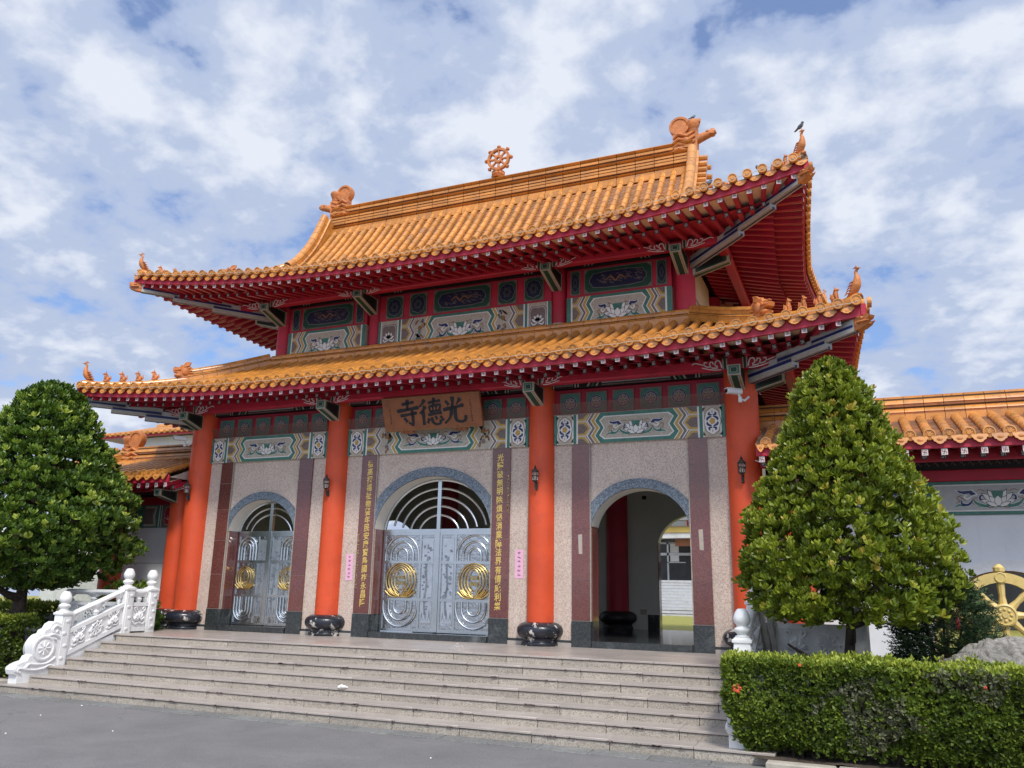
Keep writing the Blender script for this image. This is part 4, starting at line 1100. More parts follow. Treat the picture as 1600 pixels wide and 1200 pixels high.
# ---- gates in the left and middle bays
def arc_pts(c, r, a0, a1, n=16): return [(c[0] + r * cos(lerp(a0, a1, i / n)), c[1] + r * sin(lerp(a0, a1, i / n))) for i in range(n + 1)]
def gate_doors(a, y, nbar):
    cx, hw, zc, ra, rb, rg = a; ZD = 2.86; x0, x1 = cx - hw + .06, cx + hw - .06
    # fanlight
    mb = MB().mat('steel_frame')
    mb.box(x0, y - .04, ZD - .03, x1, y + .04, ZD + .06); mb.box(cx - .055, y - .055, .18, cx + .055, y + .055, zc + rb - .06)
    for k in range(nbar):
        f = 1 - k * (.155 if nbar > 3 else .17) - (.03); pts = []
        for i in range(31):
            t = lerp(-1, 1, .5 - .5 * cos(pi * i / 30)); xx = t * ra * f
            zz = zc + (rb * f - .0) * sqrt(max(0, 1 - (xx / (ra * f)) ** 2))
            if zz >= ZD + .05: pts.append((cx + xx, y, zz))
        mb.tube(pts, .032 if k else .045, 6)
    mb.build('fanlight', gate)
    for sg in (-1, 1):
        mb = MB(); xi = cx + sg * .06; xo = x1 if sg > 0 else x0
        X = lambda t: lerp(xi, xo, t)   # 0 at the meeting stile, 1 at the hinge
        zb = .17; pw = .27 if hw > 1.5 else .32
        mb.mat('steel').box(min(xi, xo), y, zb, max(xi, xo), y + .03, ZD - .03)
        mb.mat('steel_frame')
        for t in (0.0, pw, .965): mb.box(X(t), y - .035, zb, X(t + .035), y - .002, ZD - .03)
        for z in (zb, .98, 1.98, ZD - .10): mb.box(X(.035), y - .032, z, X(.965), y - .001, z + .07)
        leaf = mb.build('door_leaf', gate)
        # concentric bent bars above and below the emblem
        c = (X((pw + 1) / 2), 0); Rm = abs(X(.955) - X(pw + .045)) / 2
        mb = MB().mat('steel_frame'); lowb = []
        for k, f in enumerate((.98, .66, .34)):
            r = Rm * f; zt = 2.62 - Rm * .55
            pts = [(c[0] - r, y - .03, 2.05)] + [(px, y - .03, min(pz, 2.74)) for px, pz in arc_pts((c[0], 2.05 + max(.02, (.70 - Rm) + .0)), r, pi, 0, 18)] + [(c[0] + r, y - .03, 2.05)]
            mb.tube(pts, .026, 6)
            lowb.append([(c[0] - r, y - .03, .98)] + [(px, y - .03, max(pz, .26)) for px, pz in arc_pts((c[0], .98 - max(.02, (.70 - Rm))), r, pi, 2 * pi, 18)] + [(c[0] + r, y - .03, .98)])
        mb.build('bent_bars', leaf); mb = MB().mat('steel_frame')
        for pts in lowb: mb.tube(pts, .026, 6)
        mb.build('bent_bars', leaf)
        # gilt emblem: nested rings gathered at a lotus
        mb = MB().mat('brass'); zc_ = 1.53; Re = min(.46, Rm * .98)
        for k in range(4 if hw > 1.5 else 3):
            f = 1 - (.20 if hw > 1.5 else .27) * k; g = 1 - (.12 if hw > 1.5 else .16) * k
            pts = [(c[0] + Re * f * cos(t), y - .055 - .006 * k, zc_ - .03 * k * Re + Re * g * sin(t) + (.02 * k)) for t in [lerp(-pi * .42, pi * 1.42, i / 30) for i in range(31)]]
            mb.tube(pts, .017 if hw > 1.5 else .015, 6)
        for s2 in (-1, 1):
            for q, h in ((.95, .02), (.7, .14), (.4, .2)):
                mb.tube([(p_[0], y - .07, p_[1]) for p_ in spline([(c[0], zc_ - Re * .95), (c[0] + s2 * Re * q * .6, zc_ - Re * (.98 - h)), (c[0] + s2 * Re * q * 1.05, zc_ - Re * (.66 - h))], 5)], .022, 6)
        for z_, w_ in ((.22, .3), (-.12, .34)):
            for i in range(3):
                mb.box(c[0] - Re * w_ * .8, y - .06, zc_ + Re * (z_ - .07 * i), c[0] + Re * w_ * .8, y - .045, zc_ + Re * (z_ - .07 * i + .035))
            for i in range(3): mb.box(c[0] + Re * w_ * (.7 * i - .75), y - .06, zc_ + Re * (z_ - .16), c[0] + Re * w_ * (.7 * i - .65), y - .045, zc_ + Re * (z_ + .08))
        mb.build('emblem', leaf)
        # etched landscape panel by the meeting stile
        xa, xb = X(.055), X(pw - .015); xl, xr = min(xa, xb), max(xa, xb); w = xr - xl
        mb = MB().mat('etched_steel').box(xl, y - .012, .42, xr, y - .001, 2.66)
        p = Paint(mb, xl, .42, y - .012, 1, .003)
        for i in range(5):
            b = [(U(0, .15), 0)]
        for s2 in range(3):
            bx_ = w * (.16 + .34 * s2); p.poly([(bx_ - .13 * w, 0.02), (bx_, .30 + U(-.05, .08)), (bx_ + .13 * w, .02), (bx_ + .04 * w, .10), (bx_, .18), (bx_ - .05 * w, .09)], 'etch_dark', 1)
        trunk = spline([(w * .42, .2), (w * .35, .6), (w * .5, 1.0), (w * .40, 1.4), (w * .55, 1.75)], 6)
        p.ribbon(trunk, .03, 'etch_dark', 1, False)
        for i in range(34 if hw > 1.5 else 30):
            a_, b_ = w * U(.12, .88), U(.35, 2.05 if hw > 1.5 else 1.9); r_ = U(.02, .05)
            p.poly([(a_ + r_ * U(.6, 1.5) * cos(t), b_ + r_ * U(.5, 1.2) * sin(t)) for t in [k * pi / 4 for k in range(8)]], 'etch_dark', 1.5 + .01 * i)
        mb.build('etched_panel', leaf, smooth=0)
gate_doors(ARCH[0], .52, 3); gate_doors(ARCH[1], .50, 5)
# ---- lettering
def glyph(ch):
    cu = bpy.data.curves.new('lettering', 'FONT'); cu.body = ch; cu.size = 1.0; cu.offset = .02; cu.resolution_u = 2
    ob = bpy.data.objects.new('lettering', cu); COL.objects.link(ob)
    dg = bpy.context.evaluated_depsgraph_get(); me = bpy.data.meshes.new_from_object(ob.evaluated_get(dg))
    v = [tuple(p.co) for p in me.vertices]; f = [tuple(p.vertices) for p in me.polygons]
    bpy.data.objects.remove(ob); bpy.data.curves.remove(cu); bpy.data.meshes.remove(me)
    return v, f
def put_text(mb, chars, xc, ztop, zbot, y, size, slant=.06):
    n = len(chars); st = (ztop - zbot) / n
    for i, ch in enumerate(chars):
        v, f = glyph(ch)
        if not v: continue
        xs = [p[0] for p in v]; ys = [p[1] for p in v]; cx = (min(xs) + max(xs)) / 2; cy = (min(ys) + max(ys)) / 2
        sc = size / max(max(xs) - min(xs), max(ys) - min(ys), .6); zc = ztop - (i + .5) * st
        k = sc * U(.94, 1.06); tw = U(-.05, .05)
        mb.faces([(xc + k * ((p[0] - cx) * .88 + (p[1] - cy) * tw), y, zc + k * ((p[1] - cy) * 1.04 + (p[0] - cx) * (slant + .04))) for p in v], f)
mb = MB().mat('gold_letter'); put_text(mb, '德高招福祉物豐年民安康寶島國祚永昌隆', -(A_ + B_) / 2 + .03, 4.86, .80, -.004, .203)
mb.build('couplet_lettering', front, smooth=0)
mb = MB().mat('gold_letter'); put_text(mb, '光耀破無明除煩惱消業障法界有情咸利樂', (A_ + B_) / 2 - .03, 4.86, .80, -.004, .203)
mb.build('couplet_lettering', front, smooth=0)
# small worn inscription strokes at the outer edges of the two couplets
for xs, z0, z1 in ((-B_ + .05, 1.25, 2.75), (B_ - .055, 3.25, 4.25)):
    mb = MB().mat('gold_letter'); z = z1
    while z > z0:
        for k in range(4): mb.face([(xs + U(-.028, .0), -.004, z + U(-.03, .03)), (xs + U(.0, .028), -.004, z + U(-.03, .03)), (xs + U(.0, .028), -.004, z + U(-.03, .04)), (xs + U(-.02, .02), -.004, z + U(.0, .04))])
        z -= .085
    mb.build('worn_inscription', front, smooth=0)

# ================================================================ things hung on or left on the gate
# name plaque
pl = thing('name_plaque', (.15, -.5, 6.0), 'brown wooden name plaque with three large black characters over the middle arch', 'plaque')
tilt = Matrix.Translation((.20, -.42, 5.55)) @ Matrix.Rotation(radians(20), 4, 'X')
W_, H_ = 3.02, .96
t = MB().mat('plaque_wood'); t.bbox(-W_ / 2, -.05, 0, W_ / 2, .05, H_, .015)
t.mat('paint_brown')
for z in (.02, H_ - .05): t.box(-W_ / 2 + .01, -.058, z, W_ / 2 - .01, -.051, z + .025)
m_ = MB(); m_.add(t, tilt); m_.build('board', pl)
def brush(p, pts, w0, w1, mid=None):
    q = spline(pts, 6); n = len(q); w = []
    for i in range(n):
        s_ = i / (n - 1); ww = lerp(w0, w1, s_) * (1 + .18 * sin(pi * s_ * 2.3)); 
        if i == 0: ww *= .75
        if i == n - 1: ww *= .55
        w.append(ww)
    p.ribbon(q, w, 'ink', 1, False)
CH = {
 'guang': [([(.50, .98), (.49, .8), (.46, .60)], .055, .05), ([(.20, .84), (.27, .78), (.33, .69)], .03, .06), ([(.80, .90), (.72, .80), (.62, .70)], .06, .02), ([(.08, .53), (.3, .57), (.6, .61), (.92, .66)], .045, .05), ([(.42, .58), (.38, .36), (.28, .20), (.10, .06)], .055, .03), ([(.58, .60), (.55, .34), (.58, .16), (.74, .09), (.92, .14), (.95, .30)], .05, .045)],
 'de': [([(.30, .95), (.20, .82), (.06, .70)], .055, .025), ([(.30, .72), (.20, .58), (.04, .46)], .055, .025), ([(.19, .58), (.19, .3), (.18, .05)], .05, .055), ([(.42, .82), (.66, .85), (.94, .88)], .035, .045), ([(.68, .99), (.66, .86), (.64, .73)], .045, .04), ([(.46, .70), (.47, .60), (.48, .50)], .035, .035), ([(.46, .70), (.68, .72), (.90, .73), (.88, .60), (.85, .51)], .03, .045), ([(.60, .70), (.60, .52)], .028, .028), ([(.74, .71), (.73, .52)], .028, .028), ([(.47, .51), (.85, .53)], .03, .03), ([(.38, .40), (.66, .43), (.95, .45)], .04, .045), ([(.42, .28), (.38, .20), (.34, .10)], .04, .045), ([(.53, .31), (.54, .16), (.66, .06), (.84, .08), (.86, .21)], .04, .04), ([(.66, .34), (.70, .29), (.73, .22)], .03, .045), ([(.86, .33), (.93, .26), (.98, .17)], .03, .05)],
 'si': [([(.26, .83), (.52, .86), (.78, .89)], .04, .045), ([(.52, .99), (.50, .8), (.48, .62)], .05, .05), ([(.04, .60), (.4, .63), (.96, .69)], .045, .055), ([(.16, .43), (.5, .46), (.86, .50)], .04, .045), ([(.67, .60), (.67, .34), (.65, .08), (.57, .12), (.48, .18)], .05, .03), ([(.30, .34), (.37, .28), (.43, .19)], .035, .055)]}
t = MB(); 
for key, xc in (('guang', .70), ('de', .0), ('si', -.70)):
    p = Paint(t, xc - .38, .10, -.052, 1, .004)
    for pts, w0, w1 in CH[key]: brush(p, [(a * .76, b * .78) for a, b in pts], w0 * .98, w1 * .98)
p = Paint(t, 0, 0, -.052, 1, .004)
for xc, z0, z1 in ((-1.27, .2, .62), (1.22, .18, .74)):
    z = z1
    while z > z0:
        for k in range(3): p.ribbon([(xc + U(-.03, .0), z + U(-.02, .02)), (xc + U(.0, .03), z + U(-.02, .02))], .006, 'ink', 1, False)
        z -= .062
m_ = MB(); m_.add(t, tilt); m_.build('lettering', pl, smooth=0)
for x in (-.66, .98):
    b = MB().mat('plaque_wood'); b.ell((x, -.30, 5.60), (.17, .15, .12)); b.ell((x + .02, -.42, 5.62), (.10, .09, .09)); b.ell((x - .13, -.38, 5.56), (.08, .09, .07)); b.ell((x + .14, -.36, 5.54), (.09, .08, .07)); b.ell((x, -.46, 5.56), (.05, .05, .04))
    for s in (-1, 1): b.ell((x + s * .07, -.42, 5.70), (.035, .04, .045))
    b.build('carved_support', pl)
# lanterns
def make_lantern(loc, label):
    r = thing('wall_lantern', loc, label, 'lantern', 'carriage lanterns on the red columns')
    x, y, z = 0, 0, 0; T = Matrix.Translation(loc) @ Matrix.Scale(.56, 4)
    class MB(globals()['MB']):
        def build(s, *a, **k):
            q = globals()['MB'](); q.add(s, T); return q.build(*a, **k)
    m = MB().mat('lantern_iron')
    m.lathe([(.05, .0), (.11, .03), (.115, .05), (.13, .06), (.135, .08)], (x, y, z), 8)
    m.lathe([(.17, .46), (.18, .48), (.15, .53), (.09, .60), (.05, .62), (.05, .66), (.065, .68), (.03, .72), (.012, .80)], (x, y, z), 8)
    for k in range(8):
        a = k * pi / 4; m.tube([(x + .135 * cos(a), y + .135 * sin(a), z + .07), (x + .165 * cos(a), y + .165 * sin(a), z + .47)], .011, 4)
    m.lathe([(.155, .28), (.165, .30), (.155, .32)], (x, y, z), 8)
    m.build('cage', r)
    m = MB().mat('lamp_glass').lathe([(.122, .08), (.15, .47)], (x, y, z), 8, cap=False); m.build('glass', r)
    m = MB().mat('paint_white').lathe([(.03, .08), (.03, .22), (.045, .27), (.03, .34), (.0, .36)], (x, y, z), 10); m.build('bulb', r)
    m = MB().mat('lantern_iron'); m.tube(spline([(x, y, z + .02), (x, y + .02, z - .12), (x, y + .10, z - .2), (x, y + .21, z - .12)], 5), .032, 8)
    m.tube([(x, y + .03, z - .05), (x + .0, y + .03, z - .27)], [.03, .012], 6)
    m.lathe([(.02, -.34), (.05, -.30), (.035, -.24), (.06, -.16), (.05, -.06)], (x, y + .12, z), 8); m.bbox(x - .06, y + .2, z - .32, x + .06, y + .25, z + .02, .02)
    m.build('bracket', r); return r
LZ = 4.0
make_lantern((CXI, -.435, LZ), 'black carriage lantern on the red column right of the middle arch')
for x, lb in ((-CXI, 'black carriage lantern on the red column between the two closed gates'), (-CXO, 'black carriage lantern on the far left red column beside the left wing roof'), (CXO, 'black carriage lantern on the right end column just under the wing eave')):
    make_lantern((x if abs(x) < 5 else x, -.435 - (.04 if abs(x) > 5 else 0), LZ), lb)
# cameras
def camera_unit(loc, yaw, label):
    r = thing('security_camera', loc, label, 'camera', 'security cameras on the end columns'); L = Matrix.Translation(loc) @ Matrix.Rotation(yaw, 4, 'Z') @ Matrix.Scale(.82, 4)
    a = MB().mat('plastic_white'); a.bbox(-.08, -.40, -.07, .08, .08, .07, .025); a.bbox(-.095, -.44, .06, .095, .06, .085, .01)
    m = MB(); m.add(a, L); m.build('housing', r)
    a = MB().mat('dark_lens'); a.lathe([(.05, 0), (.05, .02)], (0, 0, 0), 14); m = MB(); m.add(a, L @ Matrix.Translation((0, -.40, 0)) @ Matrix.Rotation(pi / 2, 4, 'X')); m.build('lens', r)
    a = MB().mat('plastic_white'); a.tube([(0, -.02, -.06), (0, .02, -.20), (0, .16, -.24), (0, .30, -.12)], .035, 8); a.lathe([(.055, -.30), (.06, -.22), (.05, -.14)], (0, .02, 0), 10)
    m = MB(); m.add(a, L); m.build('arm', r); return r
camera_unit((CXO + .06, -.70, 5.90), -.9, 'white security camera under the bracket of the right end column')
camera_unit((-CXO - .45, -.35, 5.78), -.7, 'white security camera high beside the far left column')
# notices and tape
def notice(x, z, label):
    m = MB().mat('pink_paper'); m.faces([(x - .115, .043, z - .36), (x + .115, .040, z - .36), (x + .115, .044, z + .36), (x - .115, .044, z + .36), (x - .115, .048, z - .36), (x + .115, .048, z - .36), (x + .115, .048, z + .36), (x - .115, .048, z + .36)], [(0, 1, 2, 3), (7, 6, 5, 4), (0, 4, 5, 1), (1, 5, 6, 2), (2, 6, 7, 3), (3, 7, 4, 0)])
    p = Paint(m, x, z, .041, 1, .003)
    for i in range(6):
        zz = .28 - i * .11
        for k in range(4): p.ribbon([(U(-.05, -.01), zz + U(-.03, .03)), (U(.01, .05), zz + U(-.03, .03))], .005, 'pink_ink', 1, False)
    o = m.build('paper_notice', None, (x, .045, z), smooth=0); return tag(o, label, 'notice', 'pink notices pasted on the granite')
notice(-2.56, 1.86, 'pink paper notice on the granite left of the middle arch, beside the left couplet')
notice(2.60, 1.97, 'pink paper notice on the granite right of the middle arch, under the right couplet')
for x, z, lb in ((4.27, 2.46, 'strip of beige tape on the brown pilaster left of the open arch'), (7.27, 2.55, 'strip of beige tape on the brown pilaster right of the open arch')):
    q = [(x - .06, z + .24), (x - .045, z - .23), (x + .05, z - .24), (x + .045, z + .25)]
    m = MB().mat('tape').faces([(a, -.004, c) for a, c in q] + [(a, -.001, c) for a, c in q], [(0, 1, 2, 3), (7, 6, 5, 4), (0, 4, 5, 1), (1, 5, 6, 2), (2, 6, 7, 3), (3, 7, 4, 0)])
    tag(m.build('tape_strip', None, (x, 0, z), smooth=0), lb, 'tape', 'tape strips on the pilasters')
# pigeons on the roof
def pigeon():
    m = MB().mat('bird_grey'); m.ell((0, 0, .11), (.15, .075, .08), rot=Matrix.Rotation(-.45, 3, 'Y')); m.ell((.10, 0, .21), (.055, .05, .06)); m.tube([(.14, 0, .21), (.185, 0, .20)], [.02, .004], 5)
    m.tube([(-.10, 0, .07), (-.20, 0, .02), (-.27, 0, .0)], [.055, .05, .03], 6, flat=.5); m.tube([(.06, 0, .14), (.09, 0, .2)], [.06, .045], 8)
    for s in (-1, 1): m.tube([(.01, s * .03, .06), (.015, s * .03, 0)], .010, 5)
    m.mat('bird_white').ell((.075, 0, .13), (.05, .05, .055)); return m
def hipP(w, dz): return Vector(hip_path(ROOF_U, 1, -1, w, w + .001, 1)[0]) + Vector((0, 0, dz))
BIRDS = [(hipP(.032, .83), -.6, 'pigeon perched on the head of the upper right corner phoenix', .62), (Vector((6.62 + .2, YC, ZR + 1.90)), .4, 'pigeon on the crown of the right main ridge end', .55),
         (ROOF_U.P(0, 8.02, ROOF_U.ve(0, 8.0) + .05, .12), .3, 'pigeon on the upper right eave nearest the gable ridge', .66), (ROOF_U.P(0, 9.22, ROOF_U.ve(0, 9.2) + .05, .12), 2.4, 'pigeon on the upper right eave close below the corner animals', .60)]
pm = None
for loc, rz, lb, sc in BIRDS:
    if pm is None: o = place('pigeon', pigeon(), loc, rz, sc); pm = o.data
    else: o = place('pigeon', pm, loc, rz, sc)
    tag(o, lb, 'bird', 'pigeons on the roof')

# ================================================================ platform, steps, ground
RIS, TRD, PE, NST = .1703, .4677, 3.046, 7
GZ = -NST * RIS
steps = thing('stone_steps', (.45, -4.5, GZ), 'broad flight of seven granite steps leading up to the gate platform', 'steps')
SX0, SX1 = -7.69, 8.62
def slab_row(mb, x0, x1, y0, y1, z0, z1, n, gap, mat, jit=0.0, shift=.0):
    w = (x1 - x0) / n; xs = [x0] + [x0 + w * (i + shift) for i in range(1, n)] + [x1]
    if shift: xs = [x0] + [x0 + w * (i + shift) for i in range(0, n)] + [x1]
    for a, b in zip(xs, xs[1:]):
        if b - a < .03: continue
        mb.mat(mat).rnd(); j = U(-jit, jit); mb.bbox(a + gap / 2, y0, z0 + j, b - gap / 2, y1, z1 + j, .006)
for k in range(NST):
    y = -PE - k * TRD; z = -k * RIS; x0 = SX0 if k < 6 else -8.6; x1 = SX1 if k < 6 else 9.3
    # riser stones, then the thin overhanging tread slabs
    mb = MB(); sh = (.0, .45, .2, .7, .5, .3, .1)[k]
    slab_row(mb, x0, x1, y + .028, y + .30, z - RIS - .02, z - .052, 13, .010, 'granite_step', 0, sh)
    mb.mat('step_seam_and_shade').box(x0 + .02, y + .045, z - RIS - .02, x1 - .02, y + .4, z - .03)
    mb.build('riser', steps)
    mb = MB(); depth = TRD + .05 if k else 3.6
    if k: slab_row(mb, x0, x1, y, y + depth, z - .040, z, 13, .007, 'step_top', .0015, sh)
    else:
        slab_row(mb, x0 - .4, x1 + .4, y, y + .62, z - .040, z, 13, .006, 'step_top', .0008, .3)
        for r in range(4): slab_row(mb, -12.6 if r > 1 else -9.6, 10.8, y + .626 + r * .66, y + .626 + (r + 1) * .66 - .006, z - .04, z - .001, 16, .006, 'step_top', .0008, (.1, .6, .35, .8)[r])
        mb.mat('step_seam_and_shade').box(x0 + .02, y + .1, z - .6, x1 - .02, 0.02, z - .03)
    mb.build('tread', steps)
mb = MB().mat('granite_step').box(SX0 + .01, -PE - 6 * TRD + .2, GZ - .3, SX1 - .01, -.5, -RIS * 6 - .05); mb.box(SX0 + .01, -PE + .12, GZ - .3, SX1 - .01, 7.6, -.07)
mb.mat('grey_stone').box(-13.2, -2.6, GZ - .3, SX0 + .009, 7.6, -.06); mb.box(SX1 - .009, -2.6, GZ - .3, 10.75, 7.6, -.06)
mb.build('platform', steps)
random.seed(77); mb = MB().mat('step_seam_and_shade')
for i in range(90):
    k = random.choice((1, 2, 3, 4, 5, 5, 6, 6, 6)); y = -PE - k * TRD; z = -k * RIS; x = U(SX0 + .3, SX1 - .3); w_ = U(.03, .22)
    n = 6; top = [(x + w_ * j / n, y - .002, z - .038 + U(0, .022)) for j in range(n + 1)]; bot = [(x + w_ * j / n, y - .002, z - .044 - U(0, .012)) for j in range(n + 1)]
    mb.faces(top + bot, [(j, j + 1, n + 2 + j, n + 1 + j) for j in range(n)])
mb.build('chipped_edge', steps, smooth=0)['kind'] = 'stuff'
# chips and worn patches on the risers are in the stone's material; the small litter is real
m = MB().mat('litter_white')
for i in range(7): m.ell((.84 + U(-.08, .08), -4.905 + U(-.03, .03), -4 * RIS + .03 + U(-.01, .02)), (U(.04, .08), U(.03, .05), U(.02, .04)), 7, 5)
tag(m.build('paper_litter', None, (.84, -4.9, -4 * RIS)), 'crumpled white paper scrap lying on the fourth step', 'litter')
# road and ground
mb = MB().mat('asphalt'); S = 260
mb.face([(-S, -S, GZ - .02), (S, -S, GZ - .02), (S, 60, GZ - .02), (-S, 60, GZ - .02)])
tag(mb.build('road', None, (0, 0, GZ), smooth=0), kind='structure')
YB = -PE - 6 * TRD
mb = MB()
x = -9.3; i = 0
while x < 14.5:
    w = U(.85, 1.0); mb.mat('gutter').rnd(); mb.bbox(x + .008, YB - .40, GZ - .10, x + w - .008, YB + .02, GZ - .004 + U(-.003, .003), .008); x += w
tag(mb.build('gutter', None, (0, YB, GZ)), kind='structure')

# ---- carved white stone balustrades beside the steps
def post(mb, x, y, z0, zc, s=.145):
    mb.mat('white_stone').bbox(x - s, y - s, z0, x + s, y + s, zc, .02)
    mb.bbox(x - s - .025, y - s - .025, zc - .09, x + s + .025, y + s + .025, zc - .03, .01)
    pr = spline([(.12, 0), (.13, .03), (.09, .06), (.135, .12), (.14, .17), (.095, .21), (.105, .24), (.14, .30), (.148, .37), (.125, .45), (.10, .50), (.07, .54), (.0, .55)], 3)
    mb.lathe([(r, zc - .01 + z * .9) for r, z in pr], (x, y, 0), 18)
    for sx in (-1, 1):
        mb.box(x + sx * s, y - s * .6, z0 + .15, x + sx * (s + .012), y + s * .6, zc - .16)
        for k in range(5): mb.ell((x + sx * (s + .012), y + .03 * (-1) ** k, lerp(z0 + .22, zc - .24, k / 4)), (.02, .07, .05), 8, 5)
def relief(mb, P, r, kind):
    """raised carving; P maps (a, b, lift) on the panel face to world"""
    if kind == 'wheel':
        n = 24
        for r0, r1 in ((r * .62, r * .78), (r * .24, r * .34)):
            mb.loft([[P(q * cos(2 * pi * j / n), q * sin(2 * pi * j / n), l) for j in range(n)] for q, l in ((r0, 0), (r0, .03), (r1, .03), (r1, 0))])
        for k in range(8):
            a = k * pi / 4; mb.tube([P(r * .3 * cos(a), r * .3 * sin(a), .02), P(r * .7 * cos(a), r * .7 * sin(a), .02)], .022, 5)
            mb.tube([P(r * .74 * cos(a), r * .74 * sin(a), .015), P(r * cos(a), r * sin(a), .012)], [.05, .01], 5)
        for x0, y0, x1, y1 in MARK:
            q = r * .17; mb.faces([P(q * x, q * y, l) for l in (0, .03) for x, y in ((x0, y0), (x1, y0), (x1, y1), (x0, y1))], [(4, 5, 6, 7), (0, 1, 5, 4), (1, 2, 6, 5), (2, 3, 7, 6), (3, 0, 4, 7)])
    else:
        for k in range(5):
            a = lerp(.15 * pi, .85 * pi, k / 4); mb.tube([P(.2 * r * cos(a), -.5 * r + .3 * r * sin(a), .015), P(.65 * r * cos(a), -.5 * r + .75 * r * sin(a), .02), P(.8 * r * cos(a), -.5 * r + 1.0 * r * sin(a), .01)], [.05, .055, .012], 6)
        for s in (-1, 1):
            mb.tube([P(s * a, b, .018) for a, b in spline([(0, .2 * r), (.5 * r, .5 * r), (.75 * r, .85 * r), (.45 * r, .95 * r), (.4 * r, .7 * r)], 4)], .022, 5)
            mb.tube([P(s * a, b, .018) for a, b in spline([(0, -.6 * r), (.5 * r, -.8 * r), (.8 * r, -.55 * r)], 4)], .025, 5)
def panel(mb, a, b, za, zb, lo, mid, hi, th=.075, mat='white_stone', carv=('lotus', 'wheel', 'lotus'), sides=(1,)):
    """rail section between two posts: solid carved panel, small props, handrail; za/zb are the floor heights at its ends"""
    A = Vector((a[0], a[1], 0)); B = Vector((b[0], b[1], 0)); d = (B - A); L = d.length; d.normalize(); sd = Vector((d.y, -d.x, 0)); mb.mat(mat)
    def slab(z0, z1, w):
        q = []
        for p, z in ((A, za), (B, zb)):
            for s, zz in ((-w, z0), (w, z0), (w, z1), (-w, z1)): q.append(tuple(p + sd * s + Vector((0, 0, z + zz))))
        mb.faces(q, [(0, 1, 2, 3), (7, 6, 5, 4), (0, 4, 5, 1), (1, 5, 6, 2), (2, 6, 7, 3), (3, 7, 4, 0)])
    slab(lo, mid - .09, th); slab(mid - .10, mid, th + .045); slab(lo - .02, lo + .09, th + .04)
    def rail(z0, r):
        mb.loft([[p + sd * (r * 1.15 * cos(2 * pi * j / 10)) + Vector((0, 0, z + z0 + r * sin(2 * pi * j / 10))) for j in range(10)] for p, z in ((A, za), (B, zb))], True, True, True)
    rail(hi - .065, .075)
    for t, sc in ((.06, .6), (.5, 1.0), (.94, .6)):
        p = A.lerp(B, t); z = lerp(za, zb, t); h = hi - mid - .10
        mb.lathe([(.05 * sc, 0), (.07 * sc, h * .12), (.10 * sc, h * .35), (.06 * sc, h * .55), (.13 * sc, h * .85), (.15 * sc, h)], (p.x, p.y, z + mid), 10)
        mb.tube([p - d * (.24 * sc) + Vector((0, 0, z + mid + h)), p + Vector((0, 0, z + mid + h * .6)), p + d * (.24 * sc) + Vector((0, 0, z + mid + h))], .055, 6)
    for s in sides:
        for i, kind in enumerate(carv):
            t = (i + 1) / (len(carv) + 1)
            if len(carv) == 3: t = (.18, .5, .82)[i]
            c = A.lerp(B, t); zc = lerp(za, zb, t) + (lo + mid) / 2; sl = (zb - za) / L
            def P(u, v, l, c=c, zc=zc, s=s): return c + d * u + sd * (s * (th + l * 1.7)) + Vector((0, 0, zc + v + u * sl))
            relief(mb, P, (mid - lo) * .34, kind)
def drum(mb, x, th):
    """scroll-edged drum stone closing the foot of the slope, in the YZ plane"""
    top = [(-4.72, .32), (-4.84, .36), (-4.95, .30), (-5.00, .20), (-5.10, .16), (-5.14, .06)]
    arc = [(-5.10 - .26 * sin(t) - .03, -.22 + .30 * cos(t)) for t in [lerp(.1, 2.2, i / 10) for i in range(11)]]
    low = [(-5.42, -.42), (-5.47, -.52), (-5.60, -.55), (-5.72, -.60), (-5.79, -.70), (-5.76, -.80), (-5.68, -.84), (-5.68, -1.02)]
    prof = top + arc + low + [(-4.6, -1.02), (-4.6, .25)]
    mb.mat('white_stone').prism(prof, 'x', x - th, x + th)
    for s in (-1, 1):
        X = x + s * th
        mb.loft([[(X + s * l, -5.10 + r * cos(2 * pi * j / 28), -.25 + r * sin(2 * pi * j / 28)) for j in range(28)] for r, l in ((.30, 0), (.29, .04), (.25, .045), (.235, .02), (.19, .02), (.175, .03), (.0, .03))])
        for k in range(8):
            a = k * pi / 4; mb.tube([(X + s * .035, -5.10 + .03 * cos(a), -.25 + .03 * sin(a)), (X + s * .035, -5.10 + .16 * cos(a), -.25 + .16 * sin(a))], .02, 5)
        for pts in ([(-4.72, .22), (-4.84, .26), (-4.92, .18), (-4.84, .10), (-4.78, .16)], [(-4.72, .0), (-4.86, .06), (-5.02, .02), (-4.96, -.02), (-4.80, -.06)], [(-4.75, -.48), (-4.95, -.60), (-5.2, -.62), (-5.42, -.60), (-5.5, -.68)], [(-5.0, -.70), (-5.2, -.74), (-5.45, -.72), (-5.66, -.68), (-5.7, -.74), (-5.62, -.78)], [(-4.72, -.70), (-4.9, -.66), (-5.05, -.74)]):
            mb.tube([(X + s * .012, a, b) for a, b in spline(pts, 4)], .032, 6)
        mb.ell((X, -5.72, -.70), (.03, .075, .085), 10, 6)
